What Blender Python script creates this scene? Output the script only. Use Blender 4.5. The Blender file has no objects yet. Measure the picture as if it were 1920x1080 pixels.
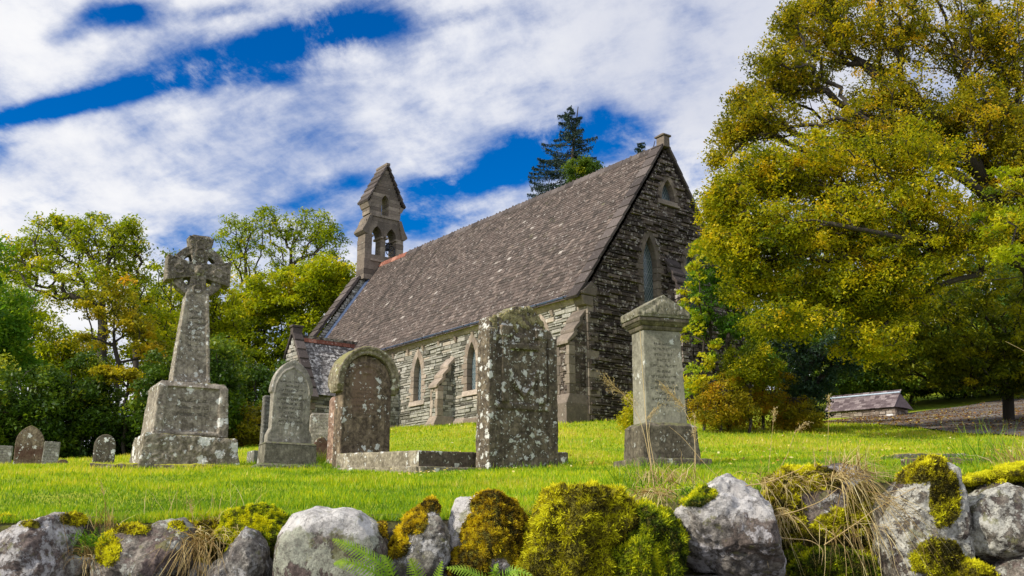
import bpy, bmesh, math, random
import numpy as np
from mathutils import Vector, Matrix, noise as mnoise
random.seed(7); RNG = np.random.default_rng(11)
R = math.radians
# ------------------------------------------------------------------ camera frame
F = 1800.0; P = math.atan(460/F); CZ = 1.6
def U(px, py, Y):
    """world point seen at photo pixel px,py (1920x1080) at forward distance Y"""
    a = (px-960)/F; b = (540-py)/F
    c = math.cos(P)-b*math.sin(P); t = Y/c
    return Vector((t*a, Y, CZ+t*(math.sin(P)+b*math.cos(P))))
sc = bpy.context.scene
COL = sc.collection
cam = bpy.data.cameras.new('camera'); co = bpy.data.objects.new('camera', cam); COL.objects.link(co)
cam.sensor_width = 36; cam.lens = F/1920*36; cam.clip_end = 3000; cam.clip_start = .05
co.location = (0, 0, CZ); co.rotation_euler = (math.pi/2+P, 0, 0); sc.camera = co

# ------------------------------------------------------------------ tagging
def tag(o, label=None, cat=None, group=None, kind=None):
    if label: o['label'] = label
    if cat: o['category'] = cat
    if group: o['group'] = group
    if kind: o['kind'] = kind
    return o
def empty(name, loc=(0, 0, 0), rz=0.0):
    o = bpy.data.objects.new(name, None); COL.objects.link(o)
    o.location = loc; o.rotation_euler = (0, 0, rz); o.empty_display_size = .2
    return o
def link(name, me, mat, parent=None, loc=None, rz=None):
    o = bpy.data.objects.new(name, me); COL.objects.link(o)
    if mat: me.materials.append(mat)
    if parent: o.parent = parent
    if loc is not None: o.location = loc
    if rz is not None: o.rotation_euler = (0, 0, rz)
    return o
def npmesh(name, V, Fc, fattr=None, vattr=None, smooth=False):
    """V (n,3), Fc (m,k) equal-sided faces"""
    V = np.asarray(V, dtype=np.float32); Fc = np.asarray(Fc, dtype=np.int32)
    me = bpy.data.meshes.new(name); k = Fc.shape[1]; m = len(Fc)
    me.vertices.add(len(V)); me.vertices.foreach_set('co', V.ravel())
    me.loops.add(m*k); me.loops.foreach_set('vertex_index', Fc.ravel())
    me.polygons.add(m); me.polygons.foreach_set('loop_start', np.arange(0, m*k, k, dtype=np.int32))
    for kk, dd in (fattr or {}).items():
        at = me.attributes.new(kk, 'FLOAT', 'FACE'); at.data.foreach_set('value', np.asarray(dd, dtype=np.float32))
    for kk, dd in (vattr or {}).items():
        at = me.attributes.new(kk, 'FLOAT', 'POINT'); at.data.foreach_set('value', np.asarray(dd, dtype=np.float32))
    if smooth: me.polygons.foreach_set('use_smooth', np.ones(m, dtype=bool))
    me.update(calc_edges=True); me.validate()
    return me
class MB:
    """collects faces into one mesh with a per-face tone"""
    def __init__(s): s.v = []; s.f = []; s.t = []
    def poly(s, pts, tone=.5):
        i = len(s.v); s.v += [tuple(p) for p in pts]; s.f.append(tuple(range(i, i+len(pts)))); s.t.append(tone)
    def add(s, vs, fs, tone=.5):
        i = len(s.v); s.v += [tuple(p) for p in vs]
        for f in fs: s.f.append(tuple(i+k for k in f)); s.t.append(tone)
    def hexa(s, p, tone=.5):
        """p: 8 points, bottom ring 0-3, top ring 4-7"""
        s.add(p, [(3, 2, 1, 0), (4, 5, 6, 7), (0, 1, 5, 4), (1, 2, 6, 5), (2, 3, 7, 6), (3, 0, 4, 7)], tone)
    def box(s, x0, x1, y0, y1, z0, z1, tone=.5, j=0.0):
        r = lambda: random.uniform(-j, j) if j else 0
        s.hexa([(x+r(), y+r(), z+r()) for z in (z0, z1) for x, y in ((x0, y0), (x1, y0), (x1, y1), (x0, y1))], tone)
    def frustum(s, x0, x1, y0, y1, z0, X0, X1, Y0, Y1, z1, tone=.5):
        s.hexa([(x0, y0, z0), (x1, y0, z0), (x1, y1, z0), (x0, y1, z0), (X0, Y0, z1), (X1, Y0, z1), (X1, Y1, z1), (X0, Y1, z1)], tone)
    def prism(s, outline, axis, a0, a1, tone=.5):
        """outline list of 2D pts; axis 'x','y','z' extrusion"""
        n = len(outline)
        def q(p, a):
            return (a, p[0], p[1]) if axis == 'x' else ((p[0], a, p[1]) if axis == 'y' else (p[0], p[1], a))
        vs = [q(p, a0) for p in outline]+[q(p, a1) for p in outline]
        fs = [tuple(range(n-1, -1, -1)), tuple(range(n, 2*n))]+[(i, (i+1) % n, n+(i+1) % n, n+i) for i in range(n)]
        s.add(vs, fs, tone)
    def tube(s, pts, rad, n=8, tone=.5, cap=True):
        pts = [Vector(p) for p in pts]
        if not hasattr(rad, '__len__'): rad = [rad]*len(pts)
        rings = []
        for i, p in enumerate(pts):
            t = (pts[min(i+1, len(pts)-1)]-pts[max(i-1, 0)]).normalized()
            a = t.cross(Vector((0, 0, 1)));
            if a.length < 1e-3: a = Vector((1, 0, 0))
            a.normalize(); b = t.cross(a)
            rings.append([p+(a*math.cos(2*math.pi*k/n)+b*math.sin(2*math.pi*k/n))*rad[i] for k in range(n)])
        vs = [v for r in rings for v in r]; fs = []
        for i in range(len(pts)-1):
            for k in range(n): fs.append((i*n+k, i*n+(k+1) % n, (i+1)*n+(k+1) % n, (i+1)*n+k))
        if cap: fs.append(tuple(range(n-1, -1, -1))); fs.append(tuple(range((len(pts)-1)*n, len(pts)*n)))
        s.add(vs, fs, tone)
    def build(s, name, mat, parent=None, loc=None, rz=None, bevel=0, smooth=False, recalc=True):
        me = bpy.data.meshes.new(name); me.from_pydata(s.v, [], s.f)
        at = me.attributes.new('tone', 'FLOAT', 'FACE'); at.data.foreach_set('value', np.array(s.t, dtype=np.float32))
        if recalc:
            bm = bmesh.new(); bm.from_mesh(me); bmesh.ops.recalc_face_normals(bm, faces=bm.faces); bm.to_mesh(me); bm.free()
        if smooth: me.polygons.foreach_set('use_smooth', np.ones(len(me.polygons), dtype=bool))
        o = link(name, me, mat, parent, loc, rz)
        if bevel:
            m = o.modifiers.new('bev', 'BEVEL'); m.width = bevel; m.segments = 2; m.limit_method = 'ANGLE'; m.angle_limit = R(30)
        return o
TEX = {}
def rough(o, voxel, amp=.01, size=.12, amp2=0, size2=.03, smooth=True):
    """weathered stone: weld the pieces by voxels and push the surface in and out"""
    m = o.modifiers.new('weld', 'REMESH'); m.mode = 'VOXEL'; m.voxel_size = voxel; m.use_smooth_shade = smooth
    for a, sz in ((amp, size), (amp2, size2)):
        if not a: continue
        if sz not in TEX:
            t = bpy.data.textures.new('clouds', 'CLOUDS'); t.noise_scale = sz; t.noise_depth = 3; TEX[sz] = t
        d = o.modifiers.new('wear', 'DISPLACE'); d.texture = TEX[sz]; d.strength = a*2; d.mid_level = .5; d.texture_coords = 'LOCAL'
    return o

M = {}
# ------------------------------------------------------------------ node helper
class N:
    def __init__(s, name, world=False):
        if world: s.m = bpy.data.worlds.new(name)
        else: s.m = bpy.data.materials.new(name)
        s.m.use_nodes = True; s.t = s.m.node_tree; s.t.nodes.clear()
        s.tc = None
    def new(s, typ, **kw):
        n = s.t.nodes.new(typ)
        for k, v in kw.items(): setattr(n, k, v)
        return n
    def put(s, sock, v):
        if v is None: return
        if isinstance(v, bpy.types.NodeSocket): s.t.links.new(v, sock)
        else:
            if hasattr(sock.default_value, '__len__'):
                v = tuple(v) if hasattr(v, '__len__') else (v,)*len(sock.default_value)
                if len(sock.default_value) == 4 and len(v) == 3: v = v+(1,)
            sock.default_value = v
    def obj(s): s.tc = s.tc or s.new('ShaderNodeTexCoord'); return s.tc.outputs['Object']
    def gen(s): s.tc = s.tc or s.new('ShaderNodeTexCoord'); return s.tc.outputs['Generated']
    def attr(s, nm): return s.new('ShaderNodeAttribute', attribute_name=nm).outputs['Fac']
    def map(s, vec, scale=(1, 1, 1), loc=(0, 0, 0), rot=(0, 0, 0)):
        n = s.new('ShaderNodeMapping'); s.put(n.inputs['Vector'], vec); n.inputs['Scale'].default_value = scale
        n.inputs['Location'].default_value = loc; n.inputs['Rotation'].default_value = rot; return n.outputs[0]
    def noise(s, vec, scale=5, detail=4, rough=.55, dist=0, col=False):
        n = s.new('ShaderNodeTexNoise'); s.put(n.inputs['Vector'], vec); n.inputs['Scale'].default_value = scale
        n.inputs['Detail'].default_value = detail; n.inputs['Roughness'].default_value = rough; n.inputs['Distortion'].default_value = dist
        return n.outputs['Color' if col else 'Fac']
    def voro(s, vec, scale=5, feature='F1', rnd=1, out='Distance'):
        n = s.new('ShaderNodeTexVoronoi', feature=feature); s.put(n.inputs['Vector'], vec); n.inputs['Scale'].default_value = scale
        n.inputs['Randomness'].default_value = rnd; return n.outputs[out]
    def math(s, op, a, b=None, c=None, clamp=False):
        n = s.new('ShaderNodeMath', operation=op, use_clamp=clamp); s.put(n.inputs[0], a); s.put(n.inputs[1], b); s.put(n.inputs[2], c); return n.outputs[0]
    def vmath(s, op, a, b=None):
        n = s.new('ShaderNodeVectorMath', operation=op); s.put(n.inputs[0], a); s.put(n.inputs[1], b); return n.outputs[0]
    def step(s, v, a, b, lo=0, hi=1):
        n = s.new('ShaderNodeMapRange', interpolation_type='SMOOTHSTEP'); s.put(n.inputs[0], v)
        for i, q in enumerate((a, b, lo, hi)): s.put(n.inputs[i+1], q)
        return n.outputs[0]
    def mix(s, f, a, b, mode='MIX'):
        n = s.new('ShaderNodeMix', data_type='RGBA', blend_type=mode); s.put(n.inputs[0], f); s.put(n.inputs[6], a); s.put(n.inputs[7], b); return n.outputs[2]
    def ramp(s, f, stops, interp='LINEAR'):
        n = s.new('ShaderNodeValToRGB'); s.put(n.inputs[0], f); cr = n.color_ramp; cr.interpolation = interp
        while len(cr.elements) > 1: cr.elements.remove(cr.elements[-1])
        cr.elements[0].position = stops[0][0]; cr.elements[0].color = tuple(stops[0][1])+(1,)
        for p, c in stops[1:]:
            e = cr.elements.new(p); e.color = tuple(c)+(1,)
        return n.outputs[0]
    def xyz(s, v):
        n = s.new('ShaderNodeSeparateXYZ'); s.put(n.inputs[0], v); return n.outputs
    def comb(s, x, y, z):
        n = s.new('ShaderNodeCombineXYZ'); s.put(n.inputs[0], x); s.put(n.inputs[1], y); s.put(n.inputs[2], z); return n.outputs[0]
    def bump(s, h, strength=.5, dist=.02, normal=None):
        n = s.new('ShaderNodeBump'); n.inputs['Strength'].default_value = strength; n.inputs['Distance'].default_value = dist
        s.put(n.inputs['Height'], h); s.put(n.inputs['Normal'], normal); return n.outputs[0]
    def out(s, sh):
        o = s.new('ShaderNodeOutputMaterial'); s.t.links.new(sh, o.inputs[0]); return s.m
    def pbr(s, col, rgh=.9, normal=None, metal=0, spec=.3):
        n = s.new('ShaderNodeBsdfPrincipled'); s.put(n.inputs['Base Color'], col); s.put(n.inputs['Roughness'], rgh)
        s.put(n.inputs['Metallic'], metal); s.put(n.inputs['Specular IOR Level'], spec); s.put(n.inputs['Normal'], normal)
        return n.outputs[0]

def stone_mat(name, base, dark, spot=(.55, .55, .5), spots=.5, spot_scale=9, moss=0.0, mossc=(.16, .15, .03), stain=.5, lettering=None,
              blotch=None, blotchc=(.3, .12, .05), bumpd=.02, seed=0, carve=0, mot=1.0):
    """weathered gravestone: mottled base, dark stains, round lichen spots, moss on top edges"""
    n = N(name); o = n.map(n.obj(), loc=(seed*3.1, seed*1.7, seed*.9))
    raw = n.obj(); x, y, z = n.xyz(raw)
    a = n.noise(o, 4, 6, .65); b = n.noise(o, 22, 5, .7); c = n.noise(n.map(o, (5, 5, .9)), 1.6, 4, .6)
    base = (base[0]*.93, base[1]*.855, base[2]*.755); dark = (dark[0]*.8, dark[1]*.72, dark[2]*.62)
    mott = n.noise(n.map(o, loc=(5, 3, 8)), 9, 8, .72, .5); drip = n.noise(n.map(o, (14, 14, .8), loc=(2, 9, 4)), 1.4, 5, .65)
    col = n.mix(n.step(a, .38, .62), base, tuple(v*.55 for v in base))
    col = n.mix(n.math('MULTIPLY', n.step(mott, .46, .56), .85*mot), col, dark)
    col = n.mix(n.math('MULTIPLY', n.step(mott, .44, .36), .6*mot), col, tuple(min(1, v*1.9) for v in base))
    col = n.mix(n.math('MULTIPLY', n.step(drip, .50, .62), .7*mot), col, dark)
    col = n.mix(n.math('MULTIPLY', n.step(c, .5, .64), stain), col, dark)
    col = n.mix(n.math('MULTIPLY', n.step(b, .38, .7), .45), col, tuple(min(1, v*1.55) for v in base))
    if blotch:
        bl = n.math('MULTIPLY', n.step(n.math('ABSOLUTE', n.math('SUBTRACT', x, blotch[0])), blotch[1], blotch[1]*.5),
                    n.math('MULTIPLY', n.step(z, blotch[2], blotch[2]+.25), n.step(z, blotch[3]+.2, blotch[3])))
        col = n.mix(n.math('MULTIPLY', bl, n.step(a, .3, .6, .35, .8)), col, blotchc)
    # lichen: two generations of round spots with ragged rims
    wob = n.vmath('ADD', o, n.vmath('SCALE', n.noise(o, 18, 3, .6, col=True)))
    wn = wob.node; wn.inputs[1].links[0].from_node.inputs['Scale'].default_value = .11
    patch = n.noise(o, 2.3, 3, .6)
    h = None
    for sc_, thr, op in ((spot_scale, .34, .85), (spot_scale*2.6, .3, .7)):
        dist = n.voro(wob, sc_); cell = n.new('ShaderNodeTexVoronoi'); cell.inputs['Scale'].default_value = sc_; n.put(cell.inputs['Vector'], wob)
        rnd = n.xyz(cell.outputs['Color'])[0]
        keep = n.step(n.math('ADD', rnd, n.math('MULTIPLY', n.math('SUBTRACT', patch, .5), 1.6)), 1.02-spots*.75, 1.06-spots*.75)
        m = n.math('MULTIPLY', n.step(n.math('ADD', dist, n.math('MULTIPLY', n.math('SUBTRACT', b, .5), .9)), n.math('MULTIPLY', thr, n.math('ADD', rnd, .35)), n.math('SUBTRACT', n.math('MULTIPLY', thr, n.math('ADD', rnd, .35)), .07)), keep)
        m = n.math('MULTIPLY', m, n.step(b, .25, .5, .55, 1))
        col = n.mix(n.math('MULTIPLY', m, op), col, spot)
        h = m if h is None else n.math('ADD', h, m)
    if moss:
        geo = n.new('ShaderNodeNewGeometry'); nz = n.xyz(geo.outputs['Normal'])[2]
        mm = n.math('ADD', n.math('MULTIPLY', nz, .5), n.noise(o, 7, 5, .7))
        col = n.mix(n.math('MULTIPLY', n.step(mm, .95-moss*.35, 1.08-moss*.35), .9), col, mossc)
    hh = n.math('ADD', n.math('MULTIPLY', b, .7), n.math('MULTIPLY', h, .35))
    hh = n.math('ADD', hh, n.math('MULTIPLY', n.noise(o, 70, 3, .7), .35))
    if carve:
        hh = n.math('ADD', hh, n.math('MULTIPLY', n.step(n.voro(wob, 16, 'SMOOTH_F1'), .2, .5), carve))
    if lettering:
        # weathered unreadable inscription: rows of small cut strokes (x half width, z0, z1, row height, front y)
        lw, z0, z1, rh, fy, ls = lettering
        row = n.math('DIVIDE', z, rh); fr = n.math('FRACT', row); ri = n.math('FLOOR', row)
        inrow = n.math('MULTIPLY', n.step(fr, .24, .32), n.step(fr, .8, .7))
        wid = n.math('MULTIPLY', lw, n.math('ADD', .45, n.math('MULTIPLY', .55, n.new('ShaderNodeTexWhiteNoise', noise_dimensions='1D').outputs[0])))
        n.put(n.t.nodes[-1].inputs['W'] if False else [q for q in n.t.nodes if q.bl_idname == 'ShaderNodeTexWhiteNoise'][-1].inputs['W'], ri)
        inx = n.step(n.math('SUBTRACT', wid, n.math('ABSOLUTE', x)), 0, .01)
        st = n.noise(n.comb(n.math('MULTIPLY', x, 1.0/rh*1.5), n.math('MULTIPLY', row, 1.5), ri), 1.55, 2, .7)
        m = n.math('MULTIPLY', n.math('MULTIPLY', n.step(st, .47, .53), inrow), inx)
        m = n.math('MULTIPLY', m, n.math('MULTIPLY', n.math('GREATER_THAN', z, z0), n.math('LESS_THAN', z, z1)))
        m = n.math('MULTIPLY', m, n.math('LESS_THAN', y, fy))
        m = n.math('MULTIPLY', m, ls)
        col = n.mix(n.math('MULTIPLY', m, .85), col, tuple(v*.28 for v in base))
        hh = n.math('SUBTRACT', hh, n.math('MULTIPLY', m, .6))
    return n.out(n.pbr(col, .93, n.bump(hh, .7, bumpd)))

def leaf_mat(name, stops, trans=.35, rgh=.55):
    n = N(name); t = n.attr('tone'); col = n.ramp(t, stops)
    v = n.noise(n.obj(), .9, 3, .6)
    col = n.mix(n.step(v, .3, .7), col, n.mix(1.0, col, (.75, .8, .7), 'MULTIPLY'))
    p = n.pbr(col, rgh, spec=.25); tr = n.new('ShaderNodeBsdfTranslucent')
    n.put(tr.inputs[0], n.mix(1.0, col, (1.5, 1.4, .8), 'MULTIPLY'))
    ms = n.new('ShaderNodeMixShader'); ms.inputs[0].default_value = trans
    n.t.links.new(p, ms.inputs[1]); n.t.links.new(tr.outputs[0], ms.inputs[2])
    return n.out(ms.outputs[0])
def bark_mat(name, c1, c2):
    n = N(name); o = n.obj(); a = n.noise(n.map(o, (6, 6, 1.2)), 3, 5, .65)
    return n.out(n.pbr(n.mix(a, c1, c2), .95, n.bump(a, .8, .03)))
def simple(name, c, rgh=.6, metal=0, var=.3, scale=8):
    n = N(name); a = n.noise(n.obj(), scale, 4, .6)
    return n.out(n.pbr(n.mix(n.step(a, .3, .7), c, tuple(v*(1-var) for v in c)), rgh, n.bump(a, .3, .01), metal))
def tone_mat(name, stops, lichen=(.5, .5, .46), lamt=.3, nscale=14, rgh=.9, bumpd=.02, green=0, drift=None, lscale=9):
    """per-stone colour from the face tone, lichen flecks and fine grain over it"""
    n = N(name); o = n.obj(); t = n.attr('tone'); col = n.ramp(t, stops)
    b = n.noise(o, nscale, 6, .7); c = n.noise(o, 1.1, 4, .6)
    col = n.mix(n.step(b, .3, .75), col, n.mix(1.0, col, (.55, .54, .52), 'MULTIPLY'))
    if drift: col = n.mix(n.math('MULTIPLY', n.step(c, .42, .66), .6), col, drift)
    l = n.math('MULTIPLY', n.step(n.noise(o, lscale, 6, .72), .66-lamt*.2, .74-lamt*.2), n.step(c, .3, .55, .4, 1))
    col = n.mix(n.math('MULTIPLY', l, .8), col, lichen)
    if green:
        col = n.mix(n.math('MULTIPLY', n.step(n.noise(o, 2.5, 5, .7), .6, .75), green), col, (.12, .14, .03))
    return n.out(n.pbr(col, rgh, n.bump(b, .8, bumpd)))

# ------------------------------------------------------------------ world sky
SUN_EL, SUN_AZ = R(34), math.atan2(-.86, -.51)     # azimuth: sun stands to the left and a little behind the camera
def build_world():
    n = N('World', True); w = n.m; sc.world = w
    sky = n.new('ShaderNodeTexSky', sky_type='NISHITA'); sky.sun_disc = False; sky.sun_elevation = SUN_EL; sky.sun_rotation = SUN_AZ
    sky.air_density = 1.0; sky.dust_density = .3; sky.ozone_density = 2.5
    hs = n.new('ShaderNodeHueSaturation'); hs.inputs['Hue'].default_value = .515; hs.inputs['Saturation'].default_value = 1.6; hs.inputs['Value'].default_value = 1.55
    n.put(hs.inputs['Color'], sky.outputs[0])
    d = n.gen(); x, y, z = n.xyz(d)
    yy = n.math('MAXIMUM', y, .06); u = n.math('DIVIDE', x, yy); v = n.math('DIVIDE', z, yy)
    zz = n.math('ADD', n.math('MAXIMUM', z, 0), .22)
    q = n.comb(n.math('DIVIDE', x, zz), n.math('DIVIDE', y, zz), 0)
    q = n.map(q, (1, .75, 1), rot=(0, 0, R(20)))
    big = n.noise(q, 1.5, 10, .6, .12); fine = n.noise(n.map(q, (1, 1, 1), loc=(4, 2, 1)), 5, 10, .62, .15); wisp = n.noise(n.map(q, (1, 2.4, 1)), 8, 8, .65, .2)
    # clear gaps between the cloud banks, given as directions (x/y, z/y)
    def dirn(px, py):
        p = U(px, py, 1.0); return p.x, p.z-CZ
    holes = [(470, 100, 250, 50, 13, .95), (230, 22, 100, 38, 6, .95), (120, 70, 60, 26, 10, .5), (330, 165, 150, 26, 12, .45), (170, 182, 150, 26, 14, .8), (50, 215, 140, 24, 10, 1.0), (640, 50, 130, 60, 10, .9), (560, 140, 110, 24, 10, .5), (1000, 262, 90, 34, 14, .8), (1130, 240, 80, 46, 0, .7), (900, 340, 150, 34, 14, .8), (800, 410, 120, 34, 0, .8), (960, 310, 100, 40, 10, .6), (780, 350, 60, 20, 10, .5),
             (1200, 270, 100, 50, 0, .5), (650, 345, 80, 22, 8, .55), (560, 380, 60, 20, 8, .4), (60, 380, 60, 20, 0, .35), (330, 460, 120, 40, 0, .6), (1310, 330, 60, 70, 0, .6), (0, 275, 40, 30, 0, .6), (690, 440, 120, 30, 0, .3), (420, 20, 90, 22, 8, .6), (880, 30, 90, 20, 10, .3)]
    tot = None
    for px, py, rx, ry, ang, amp in holes:
        cu, cv = dirn(px, py); ru = rx/F*1.02; rv = ry/F*1.05
        du = n.math('SUBTRACT', u, cu); dv = n.math('SUBTRACT', v, cv); ca, sa = math.cos(R(ang)), math.sin(R(ang))
        e1 = n.math('DIVIDE', n.math('ADD', n.math('MULTIPLY', du, ca), n.math('MULTIPLY', dv, sa)), ru)
        e2 = n.math('DIVIDE', n.math('SUBTRACT', n.math('MULTIPLY', dv, ca), n.math('MULTIPLY', du, sa)), rv)
        g = n.math('POWER', 2.718, n.math('MULTIPLY', n.math('ADD', n.math('MULTIPLY', e1, e1), n.math('MULTIPLY', e2, e2)), -1))
        g = n.math('MULTIPLY', g, amp)
        tot = g if tot is None else n.math('ADD', tot, g)
    brk = n.noise(n.map(q, (1.3, 1, 1), loc=(7, 5, 3)), 4.2, 9, .68, .2)
    tot = n.math('MULTIPLY', tot, n.step(brk, .30, .62, .35, 1.35))
    dens = n.math('ADD', n.math('MULTIPLY', big, 1.0), n.math('ADD', n.math('MULTIPLY', fine, .75), n.math('MULTIPLY', wisp, .45)))
    dens = n.math('SUBTRACT', n.math('SUBTRACT', dens, .475), n.math('MULTIPLY', tot, .40))
    cov = n.step(dens, .20, .70)
    thick = n.step(n.math('ADD', n.math('MULTIPLY', big, .6), n.math('MULTIPLY', fine, .5)), .42, .66)
    cloud = n.mix(thick, (.62, .67, .82), (.98, .98, 1.0))
    # greyer bank to the upper right
    cu, cv = dirn(1250, 110)
    gr = n.math('MULTIPLY', n.step(u, dirn(800, 100)[0], dirn(1250, 100)[0]), n.step(v, dirn(1250, 420)[1], dirn(1250, 200)[1]))
    cloud = n.mix(n.math('MULTIPLY', gr, .6), cloud, (.56, .60, .74))
    bg1 = n.new('ShaderNodeBackground'); bg1.inputs[1].default_value = .085; n.put(bg1.inputs[0], hs.outputs[0])
    bg2 = n.new('ShaderNodeBackground'); n.put(bg2.inputs[1], n.step(y, .1, -.5, .90, 1.5)); n.put(bg2.inputs[0], cloud)  # clouds made brighter behind the camera, out of view, as added frontal fill
    ms = n.new('ShaderNodeMixShader'); n.put(ms.inputs[0], cov); n.t.links.new(bg1.outputs[0], ms.inputs[1]); n.t.links.new(bg2.outputs[0], ms.inputs[2])
    o = n.new('ShaderNodeOutputWorld'); n.t.links.new(ms.outputs[0], o.inputs[0])
build_world()
sl = bpy.data.lights.new('sun', 'SUN'); so = bpy.data.objects.new('sun', sl); COL.objects.link(so)
sl.energy = 4.9; sl.angle = R(.6); sl.color = (1, .93, .82)
sd = Vector((math.sin(SUN_AZ)*math.cos(SUN_EL), math.cos(SUN_AZ)*math.cos(SUN_EL), math.sin(SUN_EL)))
so.rotation_euler = sd.to_track_quat('Z', 'Y').to_euler(); so.location = (-20, -10, 30)
vs_ = sc.view_settings; vs_.view_transform = 'Standard'; vs_.look = 'None'; vs_.gamma = 1; vs_.exposure = 0.12

# ------------------------------------------------------------------ terrain
CTRL = [(0, 972, 5.2), (480, 968, 5.2), (960, 966, 5.2), (1300, 925, 5.2), (1600, 900, 5.2), (1920, 888, 5.2), (-500, 975, 5.2), (2400, 880, 5.2),
        (0, 884, 12.5), (300, 884, 12.8), (620, 883, 12.8), (960, 883, 12.2), (1240, 876, 10.6), (1500, 870, 10), (1750, 880, 8.5), (1900, 872, 9),
        (0, 872, 22), (120, 873, 22), (250, 872, 23), (470, 868, 17), (440, 848, 26), (600, 850, 22), (800, 845, 21), (1060, 845, 19), (1150, 815, 25),
        (740, 803, 38.8), (893, 794, 34.6), (1106, 790, 29.6), (1250, 803, 27), (1400, 804, 27), (1540, 803, 29), (1650, 812, 27), (1900, 832, 20),
        (1560, 797, 36), (1700, 790, 38), (1900, 775, 36), (1640, 785, 44), (1880, 742, 52), (1700, 768, 50), (2300, 800, 20), (2300, 720, 50),
        (0, 868, 35), (300, 862, 38), (-600, 872, 30), (-400, 866, 60), (500, 825, 50), (700, 800, 70), (1200, 760, 70), (1900, 690, 90), (0, 862, 80), (2600, 640, 90)]
cp = np.array([tuple(U(*c)) for c in CTRL])
def _phi(r): return np.where(r > 1e-9, r*r*np.log(np.maximum(r, 1e-9)), 0)
_s = 12.0
_A = cp[:, :2]/_s; _K = _phi(np.linalg.norm(_A[:, None]-_A[None], axis=2))+np.eye(len(_A))*.004
_Pm = np.c_[np.ones(len(_A)), _A]; _L = np.block([[_K, _Pm], [_Pm.T, np.zeros((3, 3))]])
_W = np.linalg.solve(_L, np.r_[cp[:, 2], 0, 0, 0])
def gz(x, y):
    """terrain height behind the boundary wall"""
    x = np.atleast_1d(np.asarray(x, float)); y = np.atleast_1d(np.asarray(y, float))
    q = np.c_[np.clip(x, -60, 60).ravel(), np.clip(y, 5.0, 90).ravel()]/_s
    out = np.zeros(len(q))
    for i in range(0, len(q), 20000):
        qq = q[i:i+20000]
        out[i:i+20000] = _phi(np.linalg.norm(qq[:, None]-_A[None], axis=2))@_W[:len(_A)]+_W[-3]+qq@_W[-2:]
    return out.reshape(x.shape)
def g1(x, y): return float(gz([x], [y])[0])
def undul(x, y): return .012*np.sin(x*2.1+y*.7)+.010*np.sin(x*.9-y*1.9+1)+.006*np.sin(5*x+3*y)
ys = np.r_[[-40, -20, -8, -2, 1, 2.5, 3.6, 4.2, 4.6, 4.66], np.arange(4.95, 12, .14), np.arange(12, 30, .4), np.arange(30, 60, 1), np.geomspace(60, 900, 26)]
us = np.r_[-30, -12, -6, -3, -1.6, np.linspace(-1.1, 1.1, 120), 1.6, 3, 6, 12, 30]
GX = []; GY = []
for y in ys:
    w = max(abs(y), 9)
    GX.append(us*w); GY.append(np.full(len(us), y))
GX = np.array(GX); GY = np.array(GY)
GZ = gz(GX, GY)+undul(GX, GY)*np.clip(12/np.maximum(GY, 1), .3, 1)
road = GY < 4.9
GZ[road] = 0.0
far = GY > 90
nr, nc = GX.shape
idx = np.arange(nr*nc).reshape(nr, nc)
quads = np.stack([idx[:-1, :-1], idx[:-1, 1:], idx[1:, 1:], idx[1:, :-1]], -1).reshape(-1, 4)
n = N('turf'); o = n.obj(); x, y, z = n.xyz(o)
a = n.noise(o, .35, 4, .6); b = n.noise(o, 2.2, 5, .65); c = n.noise(o, 28, 4, .7)
col = n.mix(n.step(a, .35, .65), (.20, .30, .006), (.32, .36, .010))
col = n.mix(n.math('MULTIPLY', n.step(b, .5, .7), .6), col, (.27, .25, .02))
col = n.mix(n.math('MULTIPLY', n.step(c, .45, .75), .55), col, (.06, .11, .008))
col = n.mix(n.step(y, 4.9, 4.4), col, (.09, .085, .08))
M['turf'] = n.out(n.pbr(col, .95, n.bump(n.math('ADD', c, b), .8, .03)))
ground = link('ground', npmesh('ground', np.c_[GX.ravel(), GY.ravel(), GZ.ravel()], quads, smooth=True), M['turf'])
tag(ground, 'grassy churchyard ground rising to the church', kind='structure')

# gravel drive on the right
def on_drive(x, y):
    # lower edge follows the lawn boundary; fades to the wood bank behind
    px_ratio = x/y
    lo = np.interp(px_ratio, [.30, .36, .46, .56, .75], [37, 34, 25.5, 20.5, 15])
    hi = np.interp(px_ratio, [.30, .36, .42, .50, .75], [40, 46, 47, 49, 50])
    return lo, hi
rr = np.linspace(.31, .78, 60); V = []
for r_ in rr:
    lo, hi = on_drive(r_, 1.0)
    for k in np.linspace(0, 1, 50):
        yy = lo+(hi-lo)*k+.25*math.sin(r_*90)*(k in (0, 1)); V.append((r_*yy, yy))
V = np.array(V); Z = gz(V[:, 0], V[:, 1])+.045
idx2 = np.arange(60*50).reshape(60, 50)
q2 = np.stack([idx2[:-1, :-1], idx2[1:, :-1], idx2[1:, 1:], idx2[:-1, 1:]], -1).reshape(-1, 4)
n = N('gravel'); o = n.obj(); a = n.noise(o, .5, 4, .6); b = n.voro(o, 26); c = n.noise(o, 9, 6, .75)
col = n.mix(n.step(a, .38, .62), (.16, .115, .085), (.30, .27, .235)); col = n.mix(n.math('MULTIPLY', n.step(c, .5, .7), .8), col, (.11, .055, .035))
col = n.mix(n.step(b, .1, .5), col, n.mix(1.0, col, (.5, .5, .5), 'MULTIPLY'))
dr = link('gravel_drive', npmesh('gravel_drive', np.c_[V, Z], q2, smooth=True), n.out(n.pbr(col, .95, n.bump(b, 1, .03))))
tag(dr, 'grey gravel drive strewn with dead leaves', kind='structure')

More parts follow.
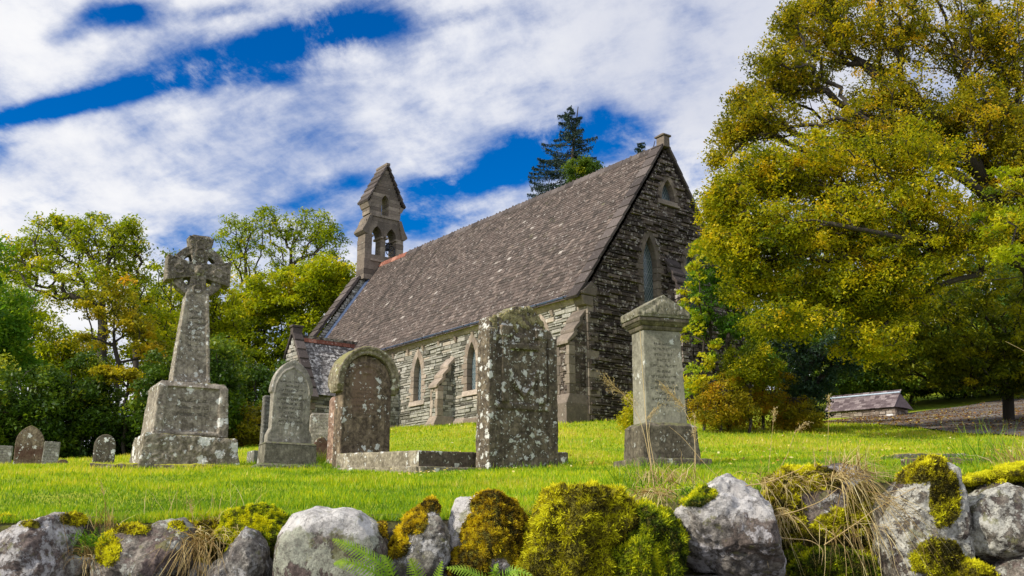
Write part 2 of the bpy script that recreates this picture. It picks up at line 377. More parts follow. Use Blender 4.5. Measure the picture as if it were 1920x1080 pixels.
# ------------------------------------------------------------------ lawn grass blades and fallen leaves
def blades(name, XY, h, w, tone, mat, lean=.45, z=None, base=None):
    n_ = len(XY); th = RNG.uniform(0, 2*np.pi, n_); la = RNG.uniform(0, 2*np.pi, n_); le = RNG.normal(0, lean, n_)
    zz = gz(XY[:, 0], XY[:, 1])+undul(XY[:, 0], XY[:, 1])*np.clip(12/XY[:, 1], .3, 1) if z is None else z
    B = np.c_[XY, zz-.01]; s = np.c_[np.cos(th), np.sin(th), np.zeros(n_)]*(w/2)[:, None]
    T = B+np.c_[np.cos(la)*le*h, np.sin(la)*le*h, h]
    Vv = np.stack([B-s, B+s, T], 1).reshape(-1, 3)
    return npmesh(name, Vv, np.arange(3*n_).reshape(-1, 3), {'tone': tone})
M['grass'] = leaf_mat('grass_blade', [(0, (.08, .17, .005)), (.35, (.21, .355, .005)), (.7, (.46, .52, .008)), (.9, (.58, .52, .03)), (1, (.6, .5, .16))], .45, .5)
nb = 420000
Yb = 4.78*(44/4.78)**RNG.uniform(0, 1, nb)**1.25
Xb = RNG.uniform(-.72, .72, nb)*(Yb+1.5)
r_ = Xb/Yb; lo = np.interp(r_, [.30, .36, .46, .56, .75], [37, 34, 25.5, 20.5, 15]); keep = ~((r_ > .31) & (Yb > lo+RNG.normal(0, .25, nb)) & (Yb < 50))
Xb, Yb = Xb[keep], Yb[keep]
def npn(x, y, f, s):
    return np.sin(x*f+s)+np.sin(y*f*1.3+s*2+np.sin(x*f*.7))+np.sin((x+y)*f*.6+s*3)
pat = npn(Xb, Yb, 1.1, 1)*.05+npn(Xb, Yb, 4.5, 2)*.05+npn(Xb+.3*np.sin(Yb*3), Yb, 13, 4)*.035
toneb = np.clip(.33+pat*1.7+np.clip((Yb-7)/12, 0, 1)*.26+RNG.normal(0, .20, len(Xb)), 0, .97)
hb = (.028+.0022*Yb)*RNG.uniform(.5, 1.25, len(Xb))*(1+np.clip(pat*2, -.35, .6)); wb = (.0045+.0009*Yb)*RNG.uniform(.7, 1.3, len(Xb))
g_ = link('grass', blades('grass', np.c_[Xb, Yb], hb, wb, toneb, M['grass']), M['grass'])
tag(g_, 'short bright green lawn grass between the stones', kind='stuff')
def litter(name, XY, size, tone, mat, lift=.02):
    n_ = len(XY); zz = gz(XY[:, 0], XY[:, 1])+lift; C_ = np.c_[XY, zz]
    th = RNG.uniform(0, 2*np.pi, n_); a_ = np.c_[np.cos(th), np.sin(th), RNG.normal(0, .35, n_)]*size[:, None]
    b_ = np.c_[-np.sin(th), np.cos(th), RNG.normal(0, .35, n_)]*size[:, None]*.6
    Vv = np.stack([C_-a_, C_-b_, C_+a_, C_+b_], 1).reshape(-1, 3)
    return npmesh(name, Vv, np.arange(4*n_).reshape(-1, 4), {'tone': tone})
M['litter'] = leaf_mat('leaf_litter', [(0, (.12, .05, .02)), (.4, (.30, .13, .04)), (.7, (.55, .38, .06)), (1, (.75, .66, .35))], .2, .6)
nl = 1700; Yl = RNG.uniform(9, 34, nl); Xl = RNG.uniform(-.15, .62, nl)*Yl
Sl = (.012+.0010*Yl)*RNG.uniform(.6, 1.2, nl)
nd = 5200; ru = RNG.uniform(.32, .62, nd); l2 = np.interp(ru, [.30, .36, .46, .56, .75], [37, 34, 25.5, 20.5, 15]); h2 = np.interp(ru, [.30, .36, .42, .50, .75], [40, 46, 47, 49, 50])
kk = RNG.uniform(0, 1, nd)**.7; Yd = l2+(h2-l2)*kk; Xd = ru*Yd
Sd = .05*RNG.uniform(.5, 1.3, nd)
l_ = litter('fallen_leaves', np.r_[np.c_[Xl, Yl], np.c_[Xd, Yd]], np.r_[Sl, Sd], np.r_[RNG.uniform(.45, 1, nl), RNG.beta(1.3, 2.2, nd)], M['litter'], .055)
tag(link('fallen_leaves', l_, M['litter']), 'yellow and brown leaves scattered on lawn and drive', kind='stuff')
# ================================================================== CHURCH
# local frame: x points east (towards the camera side), y runs from the south wall to the north wall, z up
CO = U(1106, 790, 29.6); ROT = math.atan2(-.78997, .61315)
church = tag(empty('church', CO, ROT), 'stone country church with steep slate roof, lancet windows and a bellcote', 'church')
LEN, HW, EZ = 20.6, 3.85, 4.12
def roofz(w):
    w = min(w, 2*HW-w)
    return float(np.interp(w, [-.4, .64, 1.67, 3.0, HW], [3.82, 5.36, 6.86, 8.82, 10.12]))
M['rubble'] = tone_mat('rubble', [(0, (.06, .056, .046)), (.28, (.16, .15, .12)), (.55, (.29, .28, .235)), (.85, (.41, .39, .34)), (1, (.46, .38, .29))], (.52, .52, .48), .5, 16, bumpd=.035, lscale=5)
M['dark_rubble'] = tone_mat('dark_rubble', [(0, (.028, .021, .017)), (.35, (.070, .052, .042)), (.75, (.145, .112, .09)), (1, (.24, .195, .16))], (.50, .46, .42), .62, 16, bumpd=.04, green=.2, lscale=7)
M['mortar'] = simple('mortar', (.15, .135, .105), .95, var=.6, scale=5)
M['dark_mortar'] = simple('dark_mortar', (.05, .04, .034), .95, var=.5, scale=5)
M['ashlar'] = tone_mat('ashlar', [(0, (.20, .155, .12)), (.5, (.35, .28, .215)), (1, (.47, .39, .32))], (.6, .57, .52), .25, 9, bumpd=.02, drift=(.15, .125, .105))
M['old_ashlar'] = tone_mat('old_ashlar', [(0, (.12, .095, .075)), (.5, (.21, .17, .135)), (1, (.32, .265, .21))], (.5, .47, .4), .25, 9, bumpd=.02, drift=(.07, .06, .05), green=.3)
M['slate'] = tone_mat('slate', [(0, (.035, .026, .021)), (.35, (.075, .058, .048)), (.7, (.13, .098, .083)), (.93, (.20, .155, .130)), (1, (.40, .36, .32))], (.44, .40, .36), .42, 26, .8, .014, green=.4, drift=(.085, .062, .052), lscale=8)
M['coping'] = tone_mat('coping', [(0, (.045, .035, .032)), (.5, (.085, .068, .062)), (1, (.14, .115, .105))], (.36, .33, .3), .3, 16, .85)
M['lead'] = simple('lead', (.10, .14, .24), .45, .4, .4)
M['iron'] = simple('iron', (.05, .055, .07), .4, .6, .4)
M['redtile'] = tone_mat('red_tile', [(0, (.16, .06, .04)), (.6, (.30, .11, .07)), (1, (.42, .2, .14))], (.5, .46, .4), .4, 14)
n = N('window_glass'); x, y, z = n.xyz(n.obj()); h_ = n.math('ADD', x, y)
f1 = n.math('FRACT', n.math('MULTIPLY', n.math('ADD', n.math('MULTIPLY', h_, 1.7), z), 5.2)); f2 = n.math('FRACT', n.math('MULTIPLY', n.math('SUBTRACT', n.math('MULTIPLY', h_, 1.7), z), 5.2))
ld = n.math('MAXIMUM', n.step(n.math('ABSOLUTE', n.math('SUBTRACT', f1, .5)), .40, .45), n.step(n.math('ABSOLUTE', n.math('SUBTRACT', f2, .5)), .40, .45))
bars = n.step(n.math('ABSOLUTE', n.math('SUBTRACT', n.math('FRACT', n.math('MULTIPLY', z, 2.1)), .5)), .46, .48)
col = n.mix(n.noise(n.obj(), 7, 2), (.03, .05, .065), (.085, .12, .13)); col = n.mix(n.math('MULTIPLY', ld, .75), col, (.24, .27, .27)); col = n.mix(n.math('MULTIPLY', bars, .6), col, (.2, .23, .24))
M['glass'] = n.out(n.pbr(col, n.mix(ld, (.12,)*3, (.7,)*3), n.bump(n.math('ADD', n.noise(n.obj(), 5, 2), n.math('MULTIPLY', ld, .6)), .35, .02), spec=.5))

# -- masonry: irregular coursed rubble, every stone its own block
def lay(mb, back, P3, zr, spans, ch=(.09, .2), ln=(.18, .62), depth=(.0, .045), gap=.014, tone=lambda: random.betavariate(1.6, 1.5)):
    """P3(u, z, out) -> local point. spans(z) -> list of (u0,u1). back collects the mortar bed"""
    z = zr[0]
    while z < zr[1]-.02:
        h = min(random.uniform(*ch), zr[1]-z)
        if zr[1]-z-h < .05: h = zr[1]-z
        for k in range(2):
            za, zb = z+h*k/2, z+h*(k+1)/2; s0 = spans(za+.001); s1 = spans(zb-.001)
            if len(s0) != len(s1): s0 = s1 = spans((za+zb)/2)
            for (a, b), (c, d) in zip(s0, s1):
                back.poly([P3(a, za, 0), P3(b, za, 0), P3(d, zb, 0), P3(c, zb, 0)])
        zm = z+h/2
        for (a, b) in spans(zm):
            u = a
            while u < b-.03:
                l = random.uniform(*ln)*(1.3 if h < .12 else .9); v = min(u+l, b)
                if b-v < .1: v = b
                sub = [(z, z+h)]
                if h > .15 and random.random() < .3: m_ = z+h*random.uniform(.4, .6); sub = [(z, m_), (m_, z+h)]
                for z0, z1 in sub:
                    g = gap*random.uniform(.5, 1.3); j = lambda q=.016: random.uniform(-q, q)
                    dp = random.uniform(*depth)+.012; t = tone()
                    o4 = [(u+g/2, z0+g/2), (v-g/2, z0+g/2), (v-g/2, z1-g/2), (u+g/2, z1-g/2)]
                    jj = [(x_+j(.010), z_+j(.014)) for x_, z_ in o4]
                    cx, cz = (u+v)/2, (z0+z1)/2
                    inn = [(cx+(x_-cx)*(1-.02/max(v-u, .05)), cz+(z_-cz)*.82) for x_, z_ in jj]
                    vs = [P3(x_, z_, -.01) for x_, z_ in jj]+[P3(x_, z_, dp*.6) for x_, z_ in jj]+[P3(x_, z_, dp+j(.008)) for x_, z_ in inn]
                    fs = [(0, 1, 5, 4), (1, 2, 6, 5), (2, 3, 7, 6), (3, 0, 4, 7), (4, 5, 9, 8), (5, 6, 10, 9), (6, 7, 11, 10), (7, 4, 8, 11), (8, 9, 10, 11)]
                    mb.add(vs, fs, t)
                u = v
        z += h
def arc(w, h, f):
    """half width of a pointed arch of half span w and rise h, at height fraction f"""
    R_ = (h*h+w*w)/(2*w); zc = f*h; return max(0, math.sqrt(max(R_*R_-zc*zc, 0))-(R_-w))
def lancet(w, z0, zs, za, k=8):
    """right half outline from sill corner up to apex: (half width, z) points"""
    return [(w, z0), (w, zs)]+[(arc(w, za-zs, i/k) if i < k else 0, zs+(za-zs)*i/k) for i in range(1, k+1)]
def lancet_w(z, w, z0, zs, za):
    if z < z0 or z > za: return 0
    return w if z <= zs else arc(w, za-zs, (z-zs)/(za-zs))
# windows: (centre u, opening half width, sill z, spring z, apex z, surround width, sill height)
SW = [(-9.9, .27, 1.68, 2.65, 3.42, .26), (-6.25, .27, 1.68, 2.70, 3.46, .26), (-2.3, .27, 1.68, 2.72, 3.48, .26), (-13.4, .27, 1.78, 2.72, 3.48, .26)]
EW = [(2.86, .33, 3.9, 5.45, 6.50, .25), (4.95, .33, 3.9, 5.45, 6.50, .25), (3.90, .33, 8.00, 8.02, 8.78, .20)]
def cut(spans, wins, z, extra=.13):
    out = []
    for a, b in spans:
        segs = [(a, b)]
        for (c, w, z0, zs, za, sw) in wins:
            if z0-.2 < z < za+sw*.6:
                hw_ = lancet_w(min(max(z, z0), za+sw*.6), w+sw*.6, z0, zs, za+sw*.75)
                if z <= z0: hw_ = w+sw*.5
                if hw_ < .02: continue
                ns = []
                for p, q in segs:
                    if c-hw_ > p and c+hw_ < q: ns += [(p, c-hw_), (c+hw_, q)]
                    elif c+hw_ <= p or c-hw_ >= q: ns.append((p, q))
                    else: ns.append((p, min(q, c-hw_)) if p < c-hw_ else (max(p, c+hw_), q))
                segs = ns
        out += segs
    return out
def window(P3, win, name_parent, mats, depth=.24, quoins=True):
    c, w, z0, zs, za, sw = win
    fr = MB(); inner = lancet(w, z0, zs, za); outer = lancet(w+sw, z0, zs, za+sw*1.25)
    pr = .055
    for sgn in (-1, 1):
        pts = []
        # jamb blocks (long and short work)
        z = z0; k = 0
        while z < zs-.02:
            h = min(.27, zs-z); ex = .09 if (k % 2 and quoins) else 0; g = .006; tn = random.random()
            q = [(w, z+g), (w+sw+ex, z+g), (w+sw+ex, z+h-g), (w, z+h-g)]
            fr.hexa([P3(c+sgn*a, b, -depth) for a, b in q]+[P3(c+sgn*a, b, pr+random.uniform(-.006, .006)) for a, b in q], tn)
            z += h; k += 1
        nI = len(inner)
        for i in range(1, nI-1, 2):
            j2 = min(i+2, nI-1); ii = inner[i:j2+1]; oo = outer[i:j2+1]
            poly = ii+oo[::-1]; m_ = len(poly); tn = random.random()
            vs = [P3(c+sgn*a, b, -depth) for a, b in poly]+[P3(c+sgn*a, b, pr+.004) for a, b in poly]
            fr.add(vs, [tuple(range(m_)), tuple(range(m_, 2*m_))]+[(q_, (q_+1) % m_, m_+(q_+1) % m_, m_+q_) for q_ in range(m_)], tn)
    q = [(-w-sw-.02, z0-.2), (w+sw+.02, z0-.2), (w+sw+.02, z0-.003), (-w-sw-.02, z0-.003)]
    fr.hexa([P3(c+a, b, -.1) for a, b in q]+[P3(c+a, b, pr+(.05 if b < z0-.1 else .01)) for a, b in q], .9)
    wo = fr.build('window', mats, church, bevel=.012)
    gl = MB(); full = [(a, b) for a, b in inner]+[(-a, b) for a, b in inner[::-1][1:]]
    gl.poly([P3(c+a*1.05, b, -depth*.75) for a, b in full]); gl.build('glass_pane', M['glass'], wo)
    return wo
PS = lambda u, z, o: (u, -o, z)          # south wall, u = local x
PE = lambda u, z, o: (o, u, z)           # east gable, u = local y
def grd(x): return -.35
mb, bk = MB(), MB()
lay(mb, bk, PS, (-.3, 3.98), lambda z: cut([(-LEN, -.02)], SW, z), ch=(.07, .16), ln=(.2, .7), gap=.022, depth=(0, .06), tone=lambda: min(1, max(0, random.betavariate(2.2, 1.5))))
o_ = mb.build('south_wall', M['rubble'], church, recalc=True); bk.build('mortar', M['mortar'], o_)
mb, bk = MB(), MB()
def gspan(z):
    if z < 3.95: a = 0
    else: a = float(np.interp(z, [3.82, 5.36, 6.86, 8.82, 10.12], [-.4, .64, 1.67, 3.0, HW]))+.12
    a = max(a, 0); return [(a, 2*HW-a)] if a < HW-.03 else []
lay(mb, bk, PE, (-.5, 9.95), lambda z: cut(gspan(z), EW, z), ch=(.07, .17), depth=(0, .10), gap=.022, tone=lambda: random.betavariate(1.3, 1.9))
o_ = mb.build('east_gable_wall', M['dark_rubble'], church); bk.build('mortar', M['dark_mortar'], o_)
# other walls, unseen side: solid core set behind the visible faces
mb = MB(); mb.box(-LEN+.05, -.3, 2*HW-.3, 2*HW, -.5, 4.0)
mb.prism([(.3, -.5), (2*HW-.3, -.5), (2*HW-.3, 3.7), (HW, 9.4), (.3, 3.7)], 'x', -LEN+.0, -LEN+.4)
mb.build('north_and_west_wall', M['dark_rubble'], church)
mb = MB(); mb.box(-LEN+.45, -.35, .35, .4, -.3, 4.0); mb.box(-.4, -.36, .42, 2*HW-.35, -.3, 9.0 if False else 4.0); mb.build('inner_lining', M['iron'], church)
for w_ in SW: window(PS, w_, church, M['ashlar'])
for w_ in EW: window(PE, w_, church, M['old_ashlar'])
# plinth and quoins
mb = MB()
x = -LEN
while x < -.05:
    l = random.uniform(.6, 1.1); x1 = min(x+l, 0); mb.hexa([(x+.004, -.12, -.6), (x1-.004, -.12, -.6), (x1-.004, .05, -.6), (x+.004, .05, -.6), (x+.004, -.10, .62), (x1-.004, -.10, .62), (x1-.004, .0, .76), (x+.004, .0, .76)], random.random()*.8); x = x1
mb.build('plinth', M['ashlar'], church, bevel=.012)
mb = MB()
z = .2; k = 0
while z < 4.0:
    h = .29; a, b = (.42, .22) if k % 2 else (.22, .42)
    mb.box(-a, .055, -.055, .0+b, z+.005, z+h-.005, random.random(), .004); z += h; k += 1
mb.build('quoin', M['old_ashlar'], church, bevel=.015)
# cornice band with small corbels, gutter
mb = MB(); x = -LEN+.3
while x < -.3:
    x1 = min(x+random.uniform(.9, 1.3), -.25); mb.hexa([(x+.004, -.07, 3.80), (x1-.004, -.07, 3.80), (x1-.004, .1, 3.80), (x+.004, .1, 3.80), (x+.004, -.19, 3.99), (x1-.004, -.19, 3.99), (x1-.004, .1, 3.99), (x+.004, .1, 3.99)], random.uniform(.4, 1)); x = x1
mb.build('eaves_cornice', M['ashlar'], church, bevel=.01)
for x in np.arange(-LEN+1, -.6, 1.12):
    mb = MB(); mb.hexa([(x-.06, -.06, 3.60), (x+.06, -.06, 3.60), (x+.06, .05, 3.60), (x-.06, .05, 3.60), (x-.07, -.13, 3.795), (x+.07, -.13, 3.795), (x+.07, .05, 3.795), (x-.07, .05, 3.795)], random.random()); mb.build('corbel', M['ashlar'], church, bevel=.012)
mb = MB()
pr_ = [(-.19+.075*math.cos(a), 4.06+.075*math.sin(a)) for a in np.linspace(math.pi, 2*math.pi, 9)]
for i in range(8):
    (y0, z0), (y1, z1) = pr_[i], pr_[i+1]; yo = -.045
    mb.poly([(-LEN+.5, y0+yo, z0), (-.1, y0+yo, z0), (-.1, y1+yo, z1), (-LEN+.5, y1+yo, z1)])
mb.poly([(-LEN+.5, -.32, 4.06), (-.1, -.32, 4.06), (-.1, -.30, 4.075), (-LEN+.5, -.30, 4.075)])
gut = mb.build('gutter', M['lead'], church)
for x in np.arange(-19, -.5, 1.4):
    mb = MB(); mb.tube([(x, -.06, 4.0), (x, -.2, 3.972), (x, -.3, 4.01), (x, -.335, 4.07)], .014, 6); mb.build('bracket', M['iron'], gut)
mb = MB(); mb.tube([(-12.75, -.235, 3.99), (-12.75, -.22, 3.85), (-12.75, -.12, 3.6), (-12.75, -.12, 1.0)], .045, 10); mb.build('drainpipe', M['lead'], church)
# slates
def slates(mb, x0, x1, wmax, zf, side=1, ex0=.19, ex1=.12, wd=(.16, .28), start=-.28, ycen=HW):
    w = start; row = 0
    while w < wmax-.02:
        f = (w-start)/(wmax-start); e = ex0+(ex1-ex0)*f
        z0 = zf(w); dz = (zf(w+.05)-z0)/.05; L_ = math.hypot(1, dz); dw = e/L_
        ny, nz = -dz/L_, 1/L_
        x = x0+random.uniform(-.2, 0); tail = dw*1.9
        while x < x1:
            l = random.uniform(*wd)*(1.1-.35*f); xa, xb = max(x, x0), min(x+l, x1); x += l
            if xb-xa < .03: continue
            lift = random.uniform(.014, .026)+.010; j = random.uniform(-.012, .012); tl = random.uniform(-.004, .004)
            up = .004
            wt, wtz = w+tail, zf(w)+dz*tail
            def q(yy, zz, o): 
                Y = yy+ny*o; Zz = zz+nz*o
                return (Y if side == 1 else 2*ycen-Y, Zz)
            p0 = q(w+j*.6, z0+j*.6*dz, lift); p1 = q(w+j*.6, z0+j*.6*dz, lift-.011); p2 = q(wt, wtz, up)
            g = .004
            t = random.betavariate(2.2, 2.4)
            if random.random() < .005: t = 1
            if min(abs(x+14.2-.12*w), abs(x+16.5-.1*w)) < .14 and w > .8: t *= .25
            mb.add([(xa+g, *p0), (xb-g, p0[0], p0[1]+tl), (xb-g, *p2), (xa+g, *p2), (xa+g, *p1), (xb-g, p1[0], p1[1]+tl)], [(0, 1, 2, 3), (0, 4, 5, 1), (0, 3, 4), (1, 5, 2)], t)
        w += dw; row += 1
mb = MB(); slates(mb, -LEN+.3, -.12, HW-.03, roofz); roof = mb.build('roof', M['slate'], church, recalc=False)
mb = MB()
ws = [-.3, .64, 1.67, 3.0, HW]
for a, b in zip(ws[:-1], ws[1:]):
    mb.poly([(-LEN+.2, 2*HW-a, roofz(a)), (-.1, 2*HW-a, roofz(a)), (-.1, 2*HW-b, roofz(b)), (-LEN+.2, 2*HW-b, roofz(b))], .4)
    mb.poly([(-LEN+.2, a, roofz(a)-.02), (-.1, a, roofz(a)-.02), (-.1, b, roofz(b)-.02), (-LEN+.2, b, roofz(b)-.02)], .1)
mb.build('north_slope', M['slate'], roof)
# ridge tiles with cresting knobs, red near the bellcote
for nm, xa, xb, mt in (('ridge_tiles', -17.2, -.35, M['coping']), ('red_ridge_tiles', -LEN+.6, -17.2, M['redtile'])):
    mb = MB(); x = xa
    while x < xb-.05:
        x1 = min(x+.46, xb); j = random.uniform(-.01, .01); r_ = .17
        prof = [(HW-r_, 9.96+j), (HW-.06, 10.17+j), (HW+.06, 10.17+j), (HW+r_, 9.96+j)]
        mb.prism([(HW-r_, 9.9), *prof[0:], (HW+r_, 9.9)], 'x', x+.006, x1-.006, random.random())
        if nm == 'ridge_tiles' or random.random() < .3:
            for kx in (.12, .34): mb.frustum(x+kx-.06, x+kx+.06, HW-.03, HW+.03, 10.16, x+kx-.03, x+kx+.03, HW-.02, HW+.02, 10.22+j+random.uniform(-.03, .035), random.random())
        x = x1
    mb.build(nm, mt, church, bevel=.012)
# east verge: overlapping stepped cope slates and skew stones
def verge(xa, xb, lift, name, y_top=HW, ends=True, thick=.09, step=.52, side=1, w0=-.42):
    mb = MB(); w = w0
    while w < y_top-.05:
        z0 = roofz(w); dz = (roofz(w+.05)-z0)/.05; L_ = math.hypot(1, dz); dw = step/L_; w1 = min(w+dw, y_top+.02); z1 = roofz(w1)
        ny, nz = -dz/L_, 1/L_
        def q(y_, z_, o): Y = y_+ny*o; return ((Y if side == 1 else 2*HW-Y), z_+nz*o)
        a, b, c, d = q(w-.03, z0-.03*dz, lift+.035), q(w1, z1, lift), q(w1, z1, lift-thick), q(w-.03, z0-.03*dz, lift-thick+.02)
        mb.add([(xa, *a), (xb, *a), (xb, *b), (xa, *b), (xa, *d), (xb, *d), (xb, *c), (xa, *c)], [(0, 1, 2, 3), (4, 7, 6, 5), (0, 4, 5, 1), (3, 2, 6, 7), (1, 5, 6, 2), (0, 3, 7, 4)], random.random())
        w = w1
    return mb.build(name, M['coping'], church, bevel=.012)
verge(-.42, .10, .13, 'gable_coping'); verge(-.42, .10, .13, 'gable_coping', side=-1)
mb = MB()      # apex stone
mb.box(-.24, .14, HW-.15, HW+.15, 10.0, 10.40, .3, .01); mb.box(-.29, .19, HW-.19, HW+.19, 10.40, 10.47, .2, .01); mb.frustum(-.26, .16, HW-.16, HW+.16, 10.47, -.12, .02, HW-.06, HW+.06, 10.56, .3)
mb.build('apex_stone', M['old_ashlar'], church, bevel=.02)
# kneeler at the south east corner
mb = MB(); mb.prism([(-.34, 3.98), (.30, 3.98), (.34, 4.28), (.1, 4.46), (-.30, 4.10), (-.40, 4.06)], 'x', -.42, .12, .3)
mb.prism([(-.22, 3.66), (.16, 3.62), (.2, 3.97), (-.32, 3.97), (-.31, 3.88)], 'x', -.36, .09, .5)
mb.build('kneeler', M['old_ashlar'], church, bevel=.03)
# buttresses
def buttress(cx, hw, top, mat2=M['ashlar'], core=M['rubble']):
    mb = MB(); lv = []
    # weathering slabs from the wall down to the front
    y0, z0, y1, z1 = -.02, top, -.78, top-1.18
    k_ = 3
    for k in range(k_):
        ya, za = y0+(y1-y0)*k/k_, z0+(z1-z0)*k/k_; yb, zb = y0+(y1-y0)*(k+1)/k_-.05, z0+(z1-z0)*(k+1)/k_-.04
        mb.hexa([(cx-hw-.03, ya+.1, za-.2), (cx+hw+.03, ya+.1, za-.2), (cx+hw+.03, yb, zb-.09), (cx-hw-.03, yb, zb-.09), (cx-hw-.03, ya+.1, za+.02), (cx+hw+.03, ya+.1, za+.02), (cx+hw+.03, yb, zb+.02), (cx-hw-.03, yb, zb+.02)], random.uniform(.3, 1))
    o = mb.build('buttress', mat2, church, bevel=.02)
    mb = MB(); z = .82; k = 0
    while z < top-1.25:   # corner stones of the shaft
        h = min(.3, top-1.22-z); 
        for sg in (-1, 1):
            ww = .2 if k % 2 else .13; a, b = (cx+sg*hw, cx+sg*(hw-ww)); mb.box(min(a, b), max(a, b), -.76, -.50, z+.004, z+h-.004, random.random(), .005)
        z += h; k += 1
    mb.build('dressed_corner', mat2, o, bevel=.012)
    mb, bk = MB(), MB()
    lay(mb, bk, lambda u, z, q: (u, -.70-q, z), (.8, top-1.22), lambda z: [(cx-hw+.12, cx+hw-.12)], ln=(.1, .3))
    for sg in (-1, 1):
        def sp(z):
            f = -.74 if z < top-1.2 else -.74+(z-(top-1.2))/1.15*.72
            return [(f+.12, 0.0)] if f < -.15 else []
        lay(mb, bk, lambda u, z, q, sg=sg: (cx+sg*(hw-.03+q*.5), u, z), (.8, top-.1), sp, ln=(.15, .4))
    mm = mb.build('rubble_core', core, o); bk.build('mortar', M['mortar'], o)
    mb = MB(); mb.box(cx-hw-.05, cx+hw+.05, -.94, 0, -.7, .5, .3, .01); mb.frustum(cx-hw-.05, cx+hw+.05, -.94, 0, .5, cx-hw, cx+hw, -.76, 0, .82, .5)
    mb.build('buttress_foot', mat2, o, bevel=.02)
    return o
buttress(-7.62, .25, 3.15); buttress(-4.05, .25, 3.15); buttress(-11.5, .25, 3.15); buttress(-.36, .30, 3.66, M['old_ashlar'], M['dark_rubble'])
# east buttress between the lancets
mb = MB()
for k in range(4):
    za, zb = 5.95-k*.34, 5.95-(k+1)*.34; xa, xb = .04+k*.17, .04+(k+1)*.17
    mb.hexa([(xa-.05, 3.55, za-.25), (xb+.05, 3.55, zb-.1), (xb+.05, 4.2, zb-.1), (xa-.05, 4.2, za-.25), (xa-.05, 3.55, za), (xb+.05, 3.55, zb-.01), (xb+.05, 4.2, zb-.01), (xa-.05, 4.2, za)], random.random())
eb = mb.build('east_buttress', M['coping'], church, bevel=.02)
mb, bk = MB(), MB()
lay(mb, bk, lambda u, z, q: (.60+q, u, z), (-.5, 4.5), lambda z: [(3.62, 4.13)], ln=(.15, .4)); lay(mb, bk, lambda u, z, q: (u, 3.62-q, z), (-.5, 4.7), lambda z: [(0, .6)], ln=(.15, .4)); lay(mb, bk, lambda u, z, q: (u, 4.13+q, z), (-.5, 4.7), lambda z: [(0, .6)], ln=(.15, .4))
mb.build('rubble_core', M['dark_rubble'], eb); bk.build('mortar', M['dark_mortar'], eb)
# -- bellcote on the west gable
BX1, BX0, BC = -19.85, -20.65, 3.98          # east face, west face, centre line
bell_tower = MB()
bt = MB()
def ring_wall(mb, x0, x1, spans_by_z):
    for (za, zb, segs) in spans_by_z:
        for a, b in segs: mb.box(x0, x1, a, b, za, zb, random.random(), .004)
L0, L1, Rr0, Rr1 = 2.86, 3.26, 4.70, 5.12
z = 9.2
while z < 11.6:
    h = min(.27, 11.6-z); e = random.uniform(0, .025)
    if z < 10.3: bt.box(BX0, BX1, L0-e, Rr1+e, z+.004, z+h-.004, random.random(), .004)
    else:
        bt.box(BX0, BX1, L0-e, L1, z+.004, z+h-.004, random.random(), .004); bt.box(BX0, BX1, Rr0, Rr1+e, z+.004, z+h-.004, random.random(), .004)
        bt.box(BX0+.12, BX1-.12, 3.84, 4.12, z+.004, z+h-.004, random.random(), .004)
    z += h
bt.box(BX0-.06, BX1+.06, 3.2, 4.76, 10.2, 10.31, .8)
# arch heads
def arch_block(mb, x0, x1, yc, hw, zs, za, ztop, ya, yb):
    k = 7; L_ = []
    for sg, yo in ((-1, ya), (1, yb)):
        pts = [(yc+sg*arc(hw, za-zs, t), zs+(za-zs)*t) for t in np.linspace(0, 1, k)]
        mb.prism([(yo, zs)]+pts+[(yc, ztop), (yo, ztop)], 'x', x0, x1, random.random())
arch_block(bt, BX0+.02, BX1-.02, 3.55, .29, 11.6, 12.12, 12.38, L0+.02, 3.98)
arch_block(bt, BX0+.02, BX1-.02, 4.41, .29, 11.6, 12.12, 12.38, 3.98, Rr1-.02)
for cy in (3.26, 3.84, 4.12, 4.70): bt.box(BX0-.03, BX1+.03, cy-.07, cy+.07, 11.5, 11.6, .7)
# shoulders
for sg, ya in ((-1, L0), (1, Rr1)):
    yo = ya+sg*.2
    bt.prism([(ya-sg*.1, 11.6), (ya+sg*.06, 11.6), (yo, 11.72), (yo, 11.80), (ya+sg*.02, 12.1), (ya-sg*.18, 12.62), (ya-sg*.35, 12.62)], 'x', BX0-.08, BX1+.08, .3)
bt.box(BX0+.01, BX1-.01, 3.06, 4.90, 12.38, 12.62, .4, .004); bt.box(BX0-.05, BX1+.05, 3.12, 4.84, 12.62, 12.74, .8, .004)
z = 12.74
while z < 13.95:
    h = min(.2, 13.95-z)
    wl = 3.05; wr = 4.91
    if z > 13.42: f = (z-13.42)/2.1*1.0; wl = 3.05+f; wr = 4.91-f
    bt.box(BX0+.02, BX1-.02, wl, 3.76, z+.003, z+h-.003, random.random(), .004); bt.box(BX0+.02, BX1-.02, 4.20, wr, z+.003, z+h-.003, random.random(), .004)
    z += h
arch_block(bt, BX0+.03, BX1-.03, BC, .22, 13.5, 13.9, 14.1, 3.7, 4.26)
z = 13.95
while z < 15.3:
    h = .19; f = (z+h/2-13.42)/2.12; bt.box(BX0+.02, BX1-.02, 3.0+f, 4.96-f, z+.003, z+h-.003, random.random(), .004) if f < .93 else None; z += h
for sg in (-1, 1): # corbels below the gablet
    yy = BC+sg*.98; bt.prism([(yy-sg*.1, 13.05), (yy+sg*.0, 13.1), (yy+sg*.13, 13.36), (yy-sg*.1, 13.40)], 'x', BX0-.04, BX1+.04, .6)
bello = bt.build('bellcote', M['old_ashlar'], church, bevel=.012)
mb = MB()
